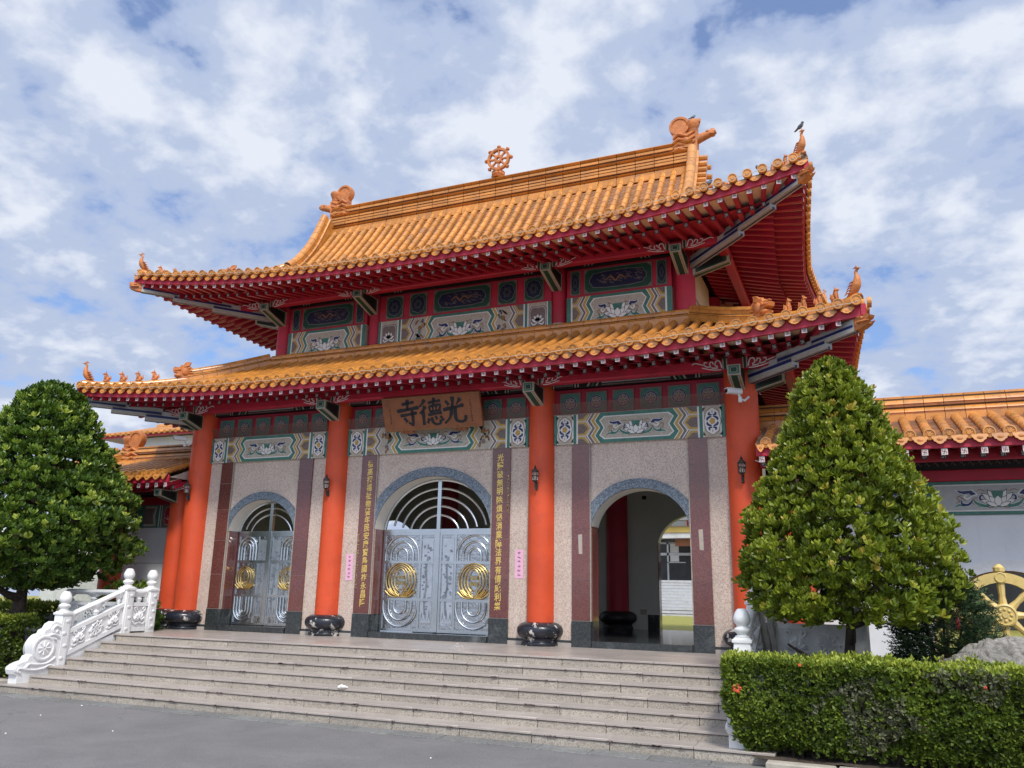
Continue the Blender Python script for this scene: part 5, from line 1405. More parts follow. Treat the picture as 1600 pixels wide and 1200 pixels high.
def balustrade(sx, x, label, ret_x, ret_mat):
    r = thing('stone_balustrade', (x, -3.6, -.6), label, 'balustrade', 'white carved balustrades flanking the steps')
    m = MB(); post(m, x, -4.56, -1.03, .60); m.build('post', r)
    m = MB(); post(m, x, -2.68, -.40, 1.22); m.build('post', r)
    m = MB(); post(m, x, -1.86, -.06, 1.20); m.build('post', r)
    inner_side = -1 if sx < 0 else 1
    m = MB(); panel(m, (x, -4.40), (x, -2.84), -.47, .14, .02, .64, 1.02, sides=(-1, 1)); 
    m.mat('white_stone').prism([(-4.6, -1.03), (-2.6, -1.03), (-2.6, .12), (-4.6, -.48)], 'x', x - .09, x + .09)
    m.build('rail_panel', r)
    m = MB(); panel(m, (x, -2.52), (x, -2.02), .0, .0, .06, .80, 1.15, carv=('lotus',), sides=(-1, 1)); m.build('rail_panel', r)
    m = MB(); panel(m, (x + sx * .17, -2.68), (ret_x, -2.68), .0, .0, .06, .80, 1.12, mat=ret_mat, carv=('lotus', 'wheel') if sx > 0 else ('lotus', 'wheel', 'lotus'), sides=(1, -1)); m.build('rail_panel', r, label='carved return panel of the balustrade')
    m = MB(); m.mat(ret_mat).bbox(ret_x - .14, -2.84, -.8, ret_x + .14, -2.54, .86, .03); m.bbox(min(x, ret_x), -2.62, -1.1, max(x, ret_x), -2.56, .07, .005); m.build('end_block', r)
    m = MB(); drum(m, x, .14); m.build('drum_stone', r); return r
balustrade(-1, -7.86, 'white carved stone balustrade with a drum-shaped foot on the left of the steps', -10.1, 'grey_stone')
balustrade(1, 8.73, 'carved stone balustrade behind the right hedge, lotus and wheel carved on its panel', 10.62, 'white_stone')
# planks leaning in the corner
for i, (xx, yy, rx, ry, hh, lb) in enumerate(((8.98, -2.92, .10, .10, 1.0, 'weathered grey plank leaning by the right balustrade post, nearest the post'), (9.07, -2.96, .12, -.16, .92, 'weathered grey plank leaning slantwise between its two neighbours'), (9.17, -2.98, .14, -.10, .80, 'short weathered grey plank leaning against the carved panel'))):
    m = MB().mat('plank').rnd(); m.bbox(-.05, -.014, 0, .05, .014, hh + .35, .006)
    o = place('plank', m, (xx, yy, -.25), 0, 1, None, rot=(-rx, ry, .15 * i)); tag(o, lb, 'plank', 'planks leaning by the right balustrade')

# ================================================================ wing galleries
def wing(sx, x_end, label):
    """covered gallery running off from the end column: wall, columns, painted beam, tiled roof"""
    r = thing('wing_gallery', (sx * (8.6 + x_end) / 2, 1.2, -1.0), label, 'gallery', 'side galleries of the gate')
    x0 = 8.72; YE, YW, YRD, ZE, ZRD = -.92, .95, 1.35, 4.66, 5.28
    X = lambda a: sx * a
    gx = 13.55; gz = .42; gr = 1.50
    m = MB().mat('white_wall')
    def wallstrip(a, b, z0, z1): m.box(X(a), YW, z0, X(b), YW + .25, z1)
    ZB = -1.15
    if sx > 0:
        wallstrip(x0, gx - gr, ZB, 3.12); wallstrip(gx + gr, x_end, ZB, 3.12)
        n = 36
        for i in range(n):
            a, b = gx - gr * cos(pi * i / n), gx - gr * cos(pi * (i + 1) / n); za, zb = gz + sqrt(max(0, gr ** 2 - (a - gx) ** 2)), gz + sqrt(max(0, gr ** 2 - (b - gx) ** 2))
            for yy in (YW, YW + .25): m.face([(a, yy, za), (b, yy, zb), (b, yy, 3.12), (a, yy, 3.12)])
            for yy in (YW, YW + .25): m.face([(a, yy, ZB), (b, yy, ZB), (b, yy, 2 * gz - zb if 2 * gz - zb > ZB else ZB), (a, yy, max(ZB, 2 * gz - za))])
        m.loft([[(gx + gr * cos(t), YW, gz + gr * sin(t)), (gx + gr * cos(t), YW + .25, gz + gr * sin(t))] for t in [2 * pi * i / 60 for i in range(61)]], False)
        m.mat('grout'); 
    else: wallstrip(x0, x_end, ZB, 3.12)
    w = m.build('wall', r, smooth=40)
    if sx > 0:
        m = MB().mat('white_stone'); m.loft([[(gx + q * cos(t), y, gz + q * sin(t)) for q, y in ((gr, YW - .001), (gr, YW - .03), (gr + .24, YW - .03), (gr + .24, YW - .001))] for t in [2 * pi * i / 64 for i in range(65)]], False); m.mat('paint_brown'); m.loft([[(gx + q * cos(t), y, gz + q * sin(t)) for q, y in ((gr - .035, YW + .02), (gr, YW + .02))] for t in [2 * pi * i / 64 for i in range(65)]], False)
        m.build('moon_gate_ring', w)
    m = MB().mat('grout'); 
    for z in (1.95,): m.box(X(x0), YW - .002, z, X(x_end), YW + .01, z + .018)
    m.build('wall_joint', w)
    # column beside the gate, painted beam, red plate
    cols = [9.42] + ([12.15] if sx < 0 else [])
    for a in cols:
        m = MB().mat('red_column').lathe([(.34, .5), (.335, 4.3)], (X(a), .45, 0), 30); c = m.build('column', r); column_base(X(a), .45, .34, 0 if a < 10 else -.2, c)
        bracket(r, (X(a), .15), (0, -1), 4.18, .75, .36, .12, .2)
    b0, b1 = x0 + .2, x_end
    m = MB().mat('paint_green').box(X(b0), YW - .06, 3.125, X(b1), YW + .2, 3.86)
    a = 9.54 if sx > 0 else 9.9
    while a < x_end:
        cx = X(a + 1.42) if sx > 0 else X(a + .42)
        wd = 2.5 if sx > 0 else .62
        if sx > 0:
            p = Paint(m, cx, 3.49, YW - .06, 1); hw = 1.25; hh = .30
            for g, mt, L in ((0, 'paint_white', 1), (.03, 'paint_grey', 2)): p.poly([(-hw + g, -hh + g), (hw - g, -hh + g), (hw - .14 - g, 0), (hw - g, hh - g), (-hw + g, hh - g), (-hw + .14 + g, 0)], mt, L)
            lotus(p, (0, -.02), .27, 3, wings=1.2, style=1); a += 2.62
        else:
            p = Paint(m, cx, 3.49, YW - .06, 1)
            p.rect(-.36, -.36, .36, .36, 'paint_white', 1); p.rect(-.33, -.36, .33, .36, 'paint_taupe', 2); p.lobed((0, 0), .22, .33, 4, .10, 'paint_ground', 3, ph=pi); p.lobed((0, 0), .20, .30, 4, .10, 'crimson', 4, ph=pi)
            for an in (-60, -20, 20, 60): p.ribbon([(0, -.14), (.16 * sin(radians(an)), -.14 + .16 * cos(radians(an)))], .03, 'paint_white', 5)
            p.rect(-.46, -.36, -.42, .36, 'paint_white', 1); p.poly([(-1.1, -.33), (-.55, -.33), (-.62, 0), (-.55, .33), (-1.1, .33)], 'paint_ground', 1); p.poly([(-1.1, -.26), (-.66, -.26), (-.72, 0), (-.66, .26), (-1.1, .26)], 'paint_taupe', 2); a += 1.9
    m.build('painted_beam', r, smooth=0)
    m = MB().mat('crimson').bbox(X(x0), YW - .12, 3.865, X(x_end), YW + .2, 4.12, .02); m.mat('paint_black').box(X(x0), YW - .02, 4.12, X(x_end), YW + .2, 4.36)
    p = Paint(m, X((x0 + x_end) / 2), 4.24, YW - .02, 1)
    for i in range(60): 
        q = lerp(-(x_end - x0) / 2 + .2, (x_end - x0) / 2 - .2, i / 59); p.ribbon(spline([(q - .05, 0), (q, .06), (q + .05, -.02), (q + .08, .04)], 3), .01, 'paint_taupe', 1)
    m.mat('crimson').bbox(X(x0), -.18, 4.19, X(x_end), .06, 4.42, .02)
    for a_ in cols:
        for sg in (-1, 1): cloud(m, (X(a_) + sg * .25, -.183, 4.28), sg, .7)
    m.build('eave_purlin', r)
    # roof: straight tiled slope to a ridge, on both sides
    prof = [(0, 4.60), (.5, 4.80), (1.1, 5.02), (1.75, 5.26), (2.3, 5.45)]
    tf = MB(); ens = (MB(), MB()); pch = .365; n = int((x_end - x0) / pch)
    class F: pass
    f = Roof(50, YE, YRD, 2.3, 2.3, 49, 0, 1, 0, [(0, 4.60), (.22, 4.80), (.48, 5.02), (.76, 5.26), (1.0, 5.48)], pitch=pch)
    xs = [x0 + .05 + pch * (i + .5) for i in range(n)]
    Rr = f
    fx0, fx1 = x0, x_end
    def zz(v): return interp(prof, v)
    for side in (0, 1):
        en = ens[side]
        Y = (lambda v: YE + v) if side == 0 else (lambda v: 2 * YRD - YE - v)
        for xx in xs:
            v = 0
            while v < 2.22:
                vb = min(v + .34, 2.25); tf.mat('tile').rnd(); rings = []
                for vv, rr, lf in ((v - .008, .102, .012), (vb, .096, .006)):
                    rings.append([(X(xx) + rr * cos(th), Y(vv), zz(vv) + lf + rr * sin(th) + .01) for th in [pi * (-.15 + 1.3 * j / 6) for j in range(7)]])
                tf.loft(rings, False); tf.face(rings[0]); v = vb
            yd = -1 if side == 0 else 1
            en.mat('tile').rnd(); c = (X(xx), Y(-.02), zz(0) + .03)
            en.loft([[(c[0] + q * cos(2 * pi * j / 14), c[1] + yd * d, c[2] + q * sin(2 * pi * j / 14)) for j in range(14)] for q, d in ((.118, -.05), (.122, .03), (.10, .035), (.092, .015), (.05, .015), (.04, .035))], True, False, True)
            for j in range(8):
                a_ = j * pi / 4; en.ell((c[0] + .07 * cos(a_), c[1] + yd * .02, c[2] + .07 * sin(a_)), (.012, .012, .012), 5, 4)
        for i in range(n + 1):
            xa, xb = x0 + .05 + pch * (i - .5), x0 + .05 + pch * (i + .5)
            xa = max(xa, x0); xb = min(xb, x_end); v = -.03
            while v < 2.22:
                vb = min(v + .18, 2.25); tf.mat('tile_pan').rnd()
                t_ = [(X(lerp(xa, xb, q)), l) for q, l in ((0, .045), (.3, 0), (.7, 0), (1, .045))]
                A = [(q, Y(v), zz(v) + l) for q, l in t_]; B = [(q, Y(vb), zz(vb) + l - .04) for q, l in t_]
                tf.loft([[(a_, b_, c_ - .05) for a_, b_, c_ in A], A, B], False); v = vb
            hw = (xb - xa) / 2 - .03; c = (X((xa + xb) / 2), Y(-.05), zz(0) - .01); yd = -1 if side == 0 else 1
            sh = [(-1, -.06), (0, .05), (1, -.06), (.97, -.30), (.78, -.44), (.74, -.60), (.48, -.72), (.34, -.88), (0, -1.0), (-.34, -.88), (-.48, -.72), (-.74, -.60), (-.78, -.44), (-.97, -.30)]
            fr = [(c[0] + hw * a_, c[1] + yd * (-b_) * .05, c[2] + b_ * .18) for a_, b_ in sh]; bk = [(a_, b_ - yd * .04, c_) for a_, b_, c_ in fr]; mm = len(sh); en.mat('tile').rnd()
            en.faces(fr + bk, [tuple(range(mm)), tuple(reversed(range(mm, 2 * mm)))] + [(j, mm + j, mm + (j + 1) % mm, (j + 1) % mm) for j in range(mm)])
            en.mat('terracotta'); en.loft([[(c[0] + q * hw * cos(2 * pi * j / 8), c[1] + yd * (.025 + d), c[2] - .08 + q * .09 * sin(2 * pi * j / 8)) for j in range(8)] for q, d in ((.42, 0), (.28, .012))], True, False, True)
    roof = tf.build('roof', r, smooth=50); [q.build('eave_tiles', roof) for q in ens]
    m = MB().mat('mortar').prism([(YE + .12, 4.5), (2 * YRD - YE - .12, 4.5), (YRD + .1, 5.35), (YRD - .1, 5.35)], 'x', X(x0), X(x0 + .06)); m.build('gable', roof)
    m = MB().mat('crimson').bbox(X(x0), YE + .02, 4.34, X(x_end), YE + .09, 4.57, .008); m.bbox(X(x0), 2 * YRD - YE - .09, 4.34, X(x_end), 2 * YRD - YE - .02, 4.57, .008); m.build('fascia', roof)
    m = MB(); ra = MB()
    for side in (0, 1):
        s_ = 1 if side == 0 else -1; Y0 = YE if side == 0 else 2 * YRD - YE
        m.mat('soffit_cream'); m.face([(X(x0), Y0 + s_ * .06, 4.34), (X(x_end), Y0 + s_ * .06, 4.34), (X(x_end), Y0 + s_ * 2.1, 5.05), (X(x0), Y0 + s_ * 2.1, 5.05)])
        xx = x0 + .12
        while xx < x_end:
            for d0, d1, z0, hh in ((.04, .62, 4.335, .13), (.36, 1.9, 4.30, .13)):
                ra.mat('rafter_red').rnd(); q = [(X(xx) + w, Y0 + s_ * d, z0 + .34 * (d - d0) + dz) for d in (d0, d1) for w, dz in ((-.06, 0), (.06, 0), (.06, -hh), (-.06, -hh))]
                ra.faces(q, [(0, 1, 5, 4), (1, 2, 6, 5), (2, 3, 7, 6), (3, 0, 4, 7)]); ra.mat('end_white' if d0 < .1 else 'paint_black'); ra.face(q[:4]); ra.mat('end_mark' if d0 < .1 else 'end_white')
                if side == 0:
                    for a0, b0_, a1, b1_ in MARK: ra.face([(X(xx) + .04 * a_, Y0 + d0 - .004, z0 - hh / 2 + .042 * b_) for a_, b_ in ((a0, b0_), (a1, b0_), (a1, b1_), (a0, b1_))])
            xx += pch
    m.build('soffit', roof, smooth=0); ra.build('rafter_tiers', roof, smooth=0)
    m = MB(); pt = [(X(lerp(x0 - .15, x_end, t / 20)), YRD, 5.44) for t in range(21)]
    sweep_bricks(m, pt, rect_prof(.24, -.12, .06), .42); sweep_bricks(m, pt, rect_prof(.17, .06, .12), .42); sweep_bricks(m, pt, half_tube(.21, .12, .13), .42); sweep_bricks(m, pt, rect_prof(.16, .26, .32), .42); sweep_bricks(m, pt, half_tube(.21, .32, .14), .42); sweep_bricks(m, pt, rect_prof(.13, .47, .52), .42)
    m.mat('tile_joint').box(X(x0 - .1), YRD - .13, 5.4, X(x_end), YRD + .13, 5.9)
    m.build('main_ridge', roof)
    if sx < 0:
        figure('ridge_end_dragon', ridge_end, (X(x_end) + .35, YRD - .02, 5.62), pi, .95, roof)
        m = MB(); pt = [(X(x_end) - t * 1.0, YRD - t * 2.0, 5.55 - t * .75) for t in [i / 8 for i in range(9)]]
        sweep_bricks(m, pt, rect_prof(.15, -.05, .18), .4); sweep_bricks(m, pt, half_tube(.16, .18, .16), .36); m.build('hip_ridge', roof)
        # hipped end slope
        m = MB(); 
        for i in range(9):
            t = i / 9; xa = X(x_end) - t * 1.0; ya = YRD - t * 2.0
            m.mat('tile').rnd(); m.tube([(xa, ya, 5.48 - t * .75), (X(x_end) - 2.1, ya, 5.48 - 1.0)], .10, 8)
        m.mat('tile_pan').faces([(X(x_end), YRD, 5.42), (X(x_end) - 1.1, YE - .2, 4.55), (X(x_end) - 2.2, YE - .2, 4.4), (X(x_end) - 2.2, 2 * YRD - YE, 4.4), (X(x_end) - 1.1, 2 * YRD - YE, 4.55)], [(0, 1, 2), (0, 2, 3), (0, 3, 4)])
        m.build('hip_slope', roof)
    return r
wing(-1, 13.25, 'left side gallery with white wall and orange roof, behind the left tree')
wing(1, 19.5, 'right side gallery with white wall, round moon gate and lotus beam, behind the right tree')

# ================================================================ planting
def leaf_into(mb, base, axis, side, ln, wd, fold=.25, curl=.15):
    """one obovate leaf of four faces, folded along its midrib"""
    n = axis.cross(side)
    p = lambda t, s, h: tuple(base + axis * (ln * t) + side * (wd * s) + n * (h * ln))
    b = len(mb.v)
    mb.v.extend([p(0, 0, 0), p(.5, -.36, fold * .4), p(.5, 0, 0), p(.5, .36, fold * .4), p(.82, -.48, fold * .5 - curl * .3), p(.84, 0, -curl * .3), p(.82, .48, fold * .5 - curl * .3), p(1, 0, -curl)])
    for q in ((0, 2, 1), (0, 3, 2), (1, 2, 5, 4), (2, 3, 6, 5), (4, 5, 7), (5, 6, 7)):
        mb.f.append(tuple(b + i for i in q)); mb.m.append(mb.cur); mb.r.append(mb.rn)
def rosette(mb, p, up, ln, n, bright, spread=(.25, .95), wid=.43):
    up = up.normalized(); a = Vector((1, 0, 0)) if abs(up.x) < .8 else Vector((0, 1, 0)); x = up.cross(a).normalized(); y = up.cross(x); ph = U(0, 6.28)
    for i in range(n):
        th = ph + i * 2.4; t = (i + .5) / n; tilt = lerp(spread[0], spread[1], t) + U(-.12, .12)
        rad = x * cos(th) + y * sin(th); ax = (up * cos(tilt) + rad * sin(tilt)).normalized(); sd = ax.cross(up).normalized()
        mb.rn = clamp(bright + U(-.16, .16) + .12 * (1 - t)); k = ln * U(.75, 1.1) * lerp(.8, 1.05, t)
        leaf_into(mb, p + rad * (.02 * ln), ax, sd, k, k * wid, U(.1, .4), U(-.05, .25))
def fbm(p, s): return noise.fractal(Vector(p) * s, 1.0, 2.0, 3)
def broad_tree(name, base, label, prof, squash, count, leaf, mat, ztrunk, rtrunk, seed, depth=.28, group=None, rag=.17):
    """pyramidal clipped broadleaf tree. prof: (height above base, radius)"""
    random.seed(seed)
    r = thing(name, base, label, 'tree'); bx, by, bz = base
    mb = MB().mat('bark')
    path = spline([(bx, by, bz - .1), (bx + .03, by, bz + .5), (bx - .04, by + .02, bz + ztrunk), (bx + .03, by, bz + ztrunk + 1.2), (bx, by, bz + prof[-1][0] * .9)], 5)
    n = len(path); mb.tube(path, [rtrunk * lerp(1.25, .12, (i / (n - 1)) ** .8) for i in range(n)], 10)
    for i in range(16):
        a = i * 2.4; z = lerp(ztrunk * .8, prof[-1][0] * .8, i / 16); rr = interp(prof, z + .4) * .8
        mb.tube(spline([(bx, by, bz + z), (bx + rr * .45 * cos(a), by + rr * .45 * sin(a) * squash, bz + z + .12), (bx + rr * cos(a), by + rr * sin(a) * squash, bz + z + .45)], 4), [rtrunk * .5 * lerp(1, .2, k / 8) for k in range(9)], 6)
    mb.build('trunk', r)
    mb = MB().mat(mat); z0, z1 = prof[0][0], prof[-1][0]
    tot = []; 
    for i in range(200):
        z = lerp(z0, z1, (i + .5) / 200); tot.append((z, interp(prof, z) + .12))
    ws = sum(t[1] for t in tot); cum = []; s = 0
    for z, w in tot: s += w / ws; cum.append((s, z))
    k = 0
    while k < count:
        q = R(); z = next(zz for c, zz in cum if c >= q) + U(-.03, .03); th = U(0, 2 * pi)
        rad = interp(prof, z); d = Vector((cos(th), sin(th) * squash, 0))
        # lumps: the clipped outline swells and dents
        lump = fbm((cos(th) * 1.3 + seed, sin(th) * 1.3, z * .75), 1.5)
        rr = rad * (1 + rag * lump + (U(0, .12) if R() < .08 else 0)); inner = (R() ** 1.6) * depth if R() < .75 else R() * .7
        if lump < -.22 and R() < .50: inner += .22
        p = Vector((bx, by, bz + z)) + d * (rr * (1 - inner))
        dz = .05; slope = (interp(prof, z + dz) - interp(prof, z - dz)) / (2 * dz)
        nrm = Vector((cos(th), sin(th), clamp(-slope, -1.2, 1.6))).normalized()
        up = (nrm * .62 + Vector((0, 0, .80)) + Vector((U(-.4, .4), U(-.4, .4), U(-.2, .3)))).normalized()
        br = .38 + .22 * lump + U(-.24, .24) + (.42 if R() < .08 else 0)
        rosette(mb, p, up, leaf * U(.8, 1.15), random.choice((6, 7, 8, 9)), br)
        k += 1
    # upright shoots breaking the clipped outline
    for i in range(int(count * .035)):
        z = lerp(z0 + .4, z1 - .5, R() ** .8); th = U(0, 2 * pi); rad = interp(prof, z); d = Vector((cos(th), sin(th) * squash, 0)); p = Vector((bx, by, bz + z)) + d * rad * 1.02
        ax = (d * .35 + Vector((U(-.2, .2), U(-.2, .2), 1))).normalized(); ln = U(.12, .34) * leaf / .16
        for j in range(3): rosette(mb, p + ax * (ln * j / 3), ax, leaf * (.95 - .12 * j), 6, .55 + .1 * j + U(-.1, .15), (.2, .75))
    mb.build('crown', r, smooth=0); return r
# right tree: tall cone on a short stem
broad_tree('clipped_tree', (10.46, -4.0, -.72), 'tall cone-shaped broadleaf tree standing behind the right hedge, beside the open arch',
    [(1.58, .9), (1.66, 1.32), (1.85, 1.62), (2.2, 1.74), (2.7, 1.70), (3.2, 1.54), (3.8, 1.30), (4.5, 1.00), (5.2, .74), (5.7, .54), (6.0, .40), (6.18, .24), (6.26, .08)], .95, 4300, .158, 'leaf_bright', .95, .17, 11)
broad_tree('clipped_tree', (-11.6, -3.0, -1.18), 'dark green rounded broadleaf tree at the left edge, in front of the left gallery',
    [(2.25, .7), (2.4, 1.5), (2.75, 2.25), (3.3, 2.75), (4.2, 2.9), (5.0, 2.5), (5.8, 2.0), (6.6, 1.6), (7.3, 1.2), (7.9, .85), (8.15, .55), (8.3, .2)], .9, 5600, .215, 'leaf_dark', 1.7, .32, 23, .26, rag=.27)
def hedge(loc, label, faces_fn, count, leaf, mats, seed, group='clipped hedges'):
    """clipped hedge: faces_fn() gives (point, normal, brightness, material index)"""
    random.seed(seed); mb = MB()
    for i in range(count):
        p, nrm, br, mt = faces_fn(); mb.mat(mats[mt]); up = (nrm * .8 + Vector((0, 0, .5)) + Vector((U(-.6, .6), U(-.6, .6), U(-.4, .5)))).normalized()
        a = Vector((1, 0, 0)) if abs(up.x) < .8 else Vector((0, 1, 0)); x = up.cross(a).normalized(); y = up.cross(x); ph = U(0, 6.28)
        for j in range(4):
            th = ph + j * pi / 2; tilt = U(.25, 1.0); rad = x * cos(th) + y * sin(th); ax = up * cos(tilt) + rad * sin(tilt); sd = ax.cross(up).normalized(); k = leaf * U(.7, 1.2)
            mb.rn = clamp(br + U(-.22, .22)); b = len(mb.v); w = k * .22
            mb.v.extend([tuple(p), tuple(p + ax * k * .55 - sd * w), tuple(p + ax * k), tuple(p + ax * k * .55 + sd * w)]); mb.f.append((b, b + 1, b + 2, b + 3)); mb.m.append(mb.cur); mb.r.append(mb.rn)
    o = mb.build('hedge', None, loc, smooth=0); return tag(o, label, 'hedge', group)
def hedge_box(x0, x1, y0, y1, z0, z1, under=0.0, dry=None, leaf=.075):
    area = [(x1 - x0) * (z1 - z0), (y1 - y0) * (z1 - z0), (y1 - y0) * (z1 - z0), (x1 - x0) * (y1 - y0) * 1.2]; tot = sum(area)
    def fn():
        q = R() * tot; dep = (R() ** 1.5) * .20
        if q < area[0]: p = Vector((U(x0, x1), y0 + dep, U(z0, z1))); n = Vector((0, -1, 0))
        elif q < area[0] + area[1]: p = Vector((x0 + dep, U(y0, y1), U(z0, z1))); n = Vector((-1, 0, 0))
        elif q < tot - area[3]: p = Vector((x1 - dep, U(y0, y1), U(z0, z1))); n = Vector((1, 0, 0))
        else: p = Vector((U(x0, x1), U(y0, y1), z1 - dep)); n = Vector((0, 0, 1))
        t = (z1 - p.z) / (z1 - z0)
        wob = .10 * fbm(p, 1.6) + (U(0, .09) if R() < .05 else 0); p += n * wob
        # undercut towards the foot, ragged lower edge
        cx, cy = (x0 + x1) / 2, (y0 + y1) / 2; k = max(0, t - .45) ** 1.4 * under
        if p.x < x0 + 1.2: p.x += k * (1 - (p.x - x0) / 1.2)
        p.y += k * .8 * (1 if p.y < cy else -.3)
        if t > .9: p.z += U(0, .12)
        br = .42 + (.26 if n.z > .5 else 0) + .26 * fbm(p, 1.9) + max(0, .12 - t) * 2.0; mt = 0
        if dry and fbm((p.x, p.z, 3.1), .9) > .02 and hypot((p.x - dry[0]) / dry[2], (p.z - dry[1]) / dry[3]) < 1 and R() < .75: mt = 1
        return p, n, br, mt
    return fn
def core(x0, x1, y0, y1, z0, z1, parent):
    m = MB().mat('bark')
    random.seed(5)
    for i in range(int((x1 - x0) * 26)):
        x = U(x0, x1); y = U(y0, y1); z = U(z0, z0 + .3); m.tube([(x, y, z0 - .1), (x + U(-.15, .15), y + U(-.1, .1), lerp(z0, z1, .5)), (x + U(-.3, .3), y + U(-.2, .2), z1 - .1)], [.022, .016, .006], 4)
    m.build('stems', parent)
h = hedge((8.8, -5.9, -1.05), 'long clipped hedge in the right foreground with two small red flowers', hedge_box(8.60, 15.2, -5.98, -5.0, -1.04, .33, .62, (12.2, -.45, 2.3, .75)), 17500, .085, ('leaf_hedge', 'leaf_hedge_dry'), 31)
core(9.1, 15.1, -5.6, -5.2, -1.05, .4, h)
def flower(p, s=.05):
    m = MB().mat('flower_red')
    for i in range(5):
        a = i * 2 * pi / 5; m.ell((p[0] + s * cos(a), p[1], p[2] + s * sin(a)), (s * .7, s * .3, s * .7), 7, 5)
    return m
for p, lb, s in (((8.80, -6.02, -.09), 'small orange-red flower near the left end of the right hedge', .045), ((9.62, -5.86, -.72), 'tiny faded red flower low on the right hedge', .02), ((9.75, -6.03, .30), 'tiny red bud just under the top edge of the right hedge', .014), ((12.2, -6.02, .12), 'tiny red bud on the right hedge under the golden wheel', .014)):
    tag(flower(p, s).build('hedge_flower', None, p), lb, 'flower', 'red flowers on the right hedge')
h = hedge((-12.0, -3.9, -1.1), 'clipped hedge block beside the drum foot of the left balustrade', hedge_box(-15.5, -10.30, -4.35, -3.35, -1.12, .36, .1), 5200, .105, ('leaf_hedge',), 33)
core(-15, -10.5, -4.1, -3.6, -1.1, .2, h)
h = hedge((-13.0, -.6, -.6), 'second clipped hedge further back under the left tree', hedge_box(-17.5, -12.5, -1.5, -.5, -1.12, .62, .05), 3200, .12, ('leaf_hedge',), 34)
# juniper by the wheel
random.seed(41)
JX, JY = 11.88, -3.7
ju = thing('juniper_bush', (JX, JY, -.5), 'feathery dark juniper bush between the right tree and the golden wheel', 'bush')
m = MB().mat('bark')
for i in range(9):
    a = i * .7; m.tube(spline([(JX, JY, -.9), (JX + .2 * cos(a), JY + .2 * sin(a), .1), (JX + .5 * cos(a), JY + .4 * sin(a), .9 + .1 * (i % 4))], 4), [.06, .055, .05, .045, .04, .03, .025, .02, .012], 6)
m.build('trunk', ju)
m = MB().mat('leaf_juniper')
for i in range(1500):
    th = U(0, 2 * pi); z = U(.05, 1.62); t = (z - .05) / 1.57; rad = (.22 + .52 * sin(pi * clamp(t * .85 + .12))) * sqrt(U(.12, 1.05))
    p = Vector((JX + .06 * t + rad * cos(th), JY + rad * sin(th) * .8, z)); ax = Vector((cos(th), sin(th) * .8, U(-.15, .8))).normalized(); br = U(.1, .9)
    L_ = U(.16, .34)
    for j in range(14):
        q = p + ax * (L_ * j / 14); sd = ax.cross(Vector((U(-1, 1), U(-1, 1), 1))).normalized() * (1 if j % 2 else -1); k = .11 * (1 - .6 * j / 14)
        tip = q + (sd + ax * .8 + Vector((0, 0, U(-.3, .3)))).normalized() * k; w = ax * .016; m.rn = clamp(br + U(-.2, .2)); m.face([tuple(q - w), tuple(tip), tuple(q + w)])
m.build('crown', ju, smooth=0)
# low shrub and oleander-like clump behind the left balustrade
random.seed(43)
def small_shrub(c, r, h, n, leaf, mat, label, nm='shrub'):
    s = thing(nm, c, label, 'shrub'); m = MB().mat(mat)
    for i in range(n):
        th = U(0, 2 * pi); ph = R(); rr = r * (1 - .25 * R()); p = Vector(c) + Vector((rr * cos(th) * sqrt(1 - ph * ph * .8), rr * sin(th) * sqrt(1 - ph * ph * .8), h * ph + U(0, .1)))
        rosette(m, p, Vector((cos(th) * .6, sin(th) * .6, .8)), leaf * U(.8, 1.2), 6, U(.1, .7))
    m.build('crown', s, smooth=0); m = MB().mat('bark')
    for i in range(6): m.tube([(c[0], c[1], c[2] - .15), (c[0] + r * .6 * cos(i), c[1] + r * .6 * sin(i), c[2] + h * .8)], [.04, .012], 5)
    m.build('stems', s)
small_shrub((11.25, -3.1, -.15), .42, .38, 70, .12, 'leaf_juniper', 'low dark shrub at the foot of the juniper, above the right hedge')
small_shrub((-9.3, -1.3, -.1), 1.0, 1.35, 170, .2, 'leaf_dark', 'dark shrub behind the left balustrade, under the left tree')
# golden wheel, boulder, garden bed
wl = thing('dharma_wheel', (12.93, -3.0, .2), 'golden eight-spoked wheel standing before the moon gate', 'wheel')
def wheel_parts():
    m = wheel_mesh('gold_paint', .63, .07, .062, .17, .19, .17); L = Matrix.Translation((12.93, -3.0, 1.06))
    for k in range(8):
        a = k * pi / 4; m.loft([[(.63 * cos(a) + r * cos(2 * pi * j / 14), y, .63 * sin(a) + r * sin(2 * pi * j / 14)) for j in range(14)] for r, y in ((.092, -.06), (.092, -.085), (.075, -.09), (.07, -.08), (0, -.08))])
    q = MB(); q.add(m, L); q.build('rim', wl)
    m = MB().mat('gold_paint'); n = 28
    m.loft([[(r * cos(2 * pi * j / n), y, r * sin(2 * pi * j / n)) for j in range(n)] for r, y in ((.19, -.06), (.19, -.10), (.16, -.115), (.15, -.10), (.05, -.10), (.045, -.125), (.0, -.125))])
    for k in range(8):
        a = k * pi / 4; m.ell((.095 * cos(a), -.10, .095 * sin(a)), (.032, .02, .032), 8, 5)
    q = MB(); q.add(m, L); q.build('hub', wl)
    m = MB().mat('grey_stone').bbox(12.4, -3.25, -.75, 13.46, -2.75, .34, .04); m.build('pedestal', wl)
wheel_parts()
random.seed(51)
m = MB().mat('rock')
rings = []
for i in range(25):
    th = pi * i / 24; rings.append([])
    for j in range(44):
        ph = 2 * pi * j / 44; d = Vector((sin(th) * cos(ph), sin(th) * sin(ph), -cos(th))); k = 1 + .26 * fbm(d, 1.6) + .16 * fbm(d, 4.5)
        rings[-1].append((12.72 + d.x * .78 * k, -4.45 + d.y * .40 * k, .05 + d.z * .68 * k))
m.loft(rings); m.mat('rock_paint')
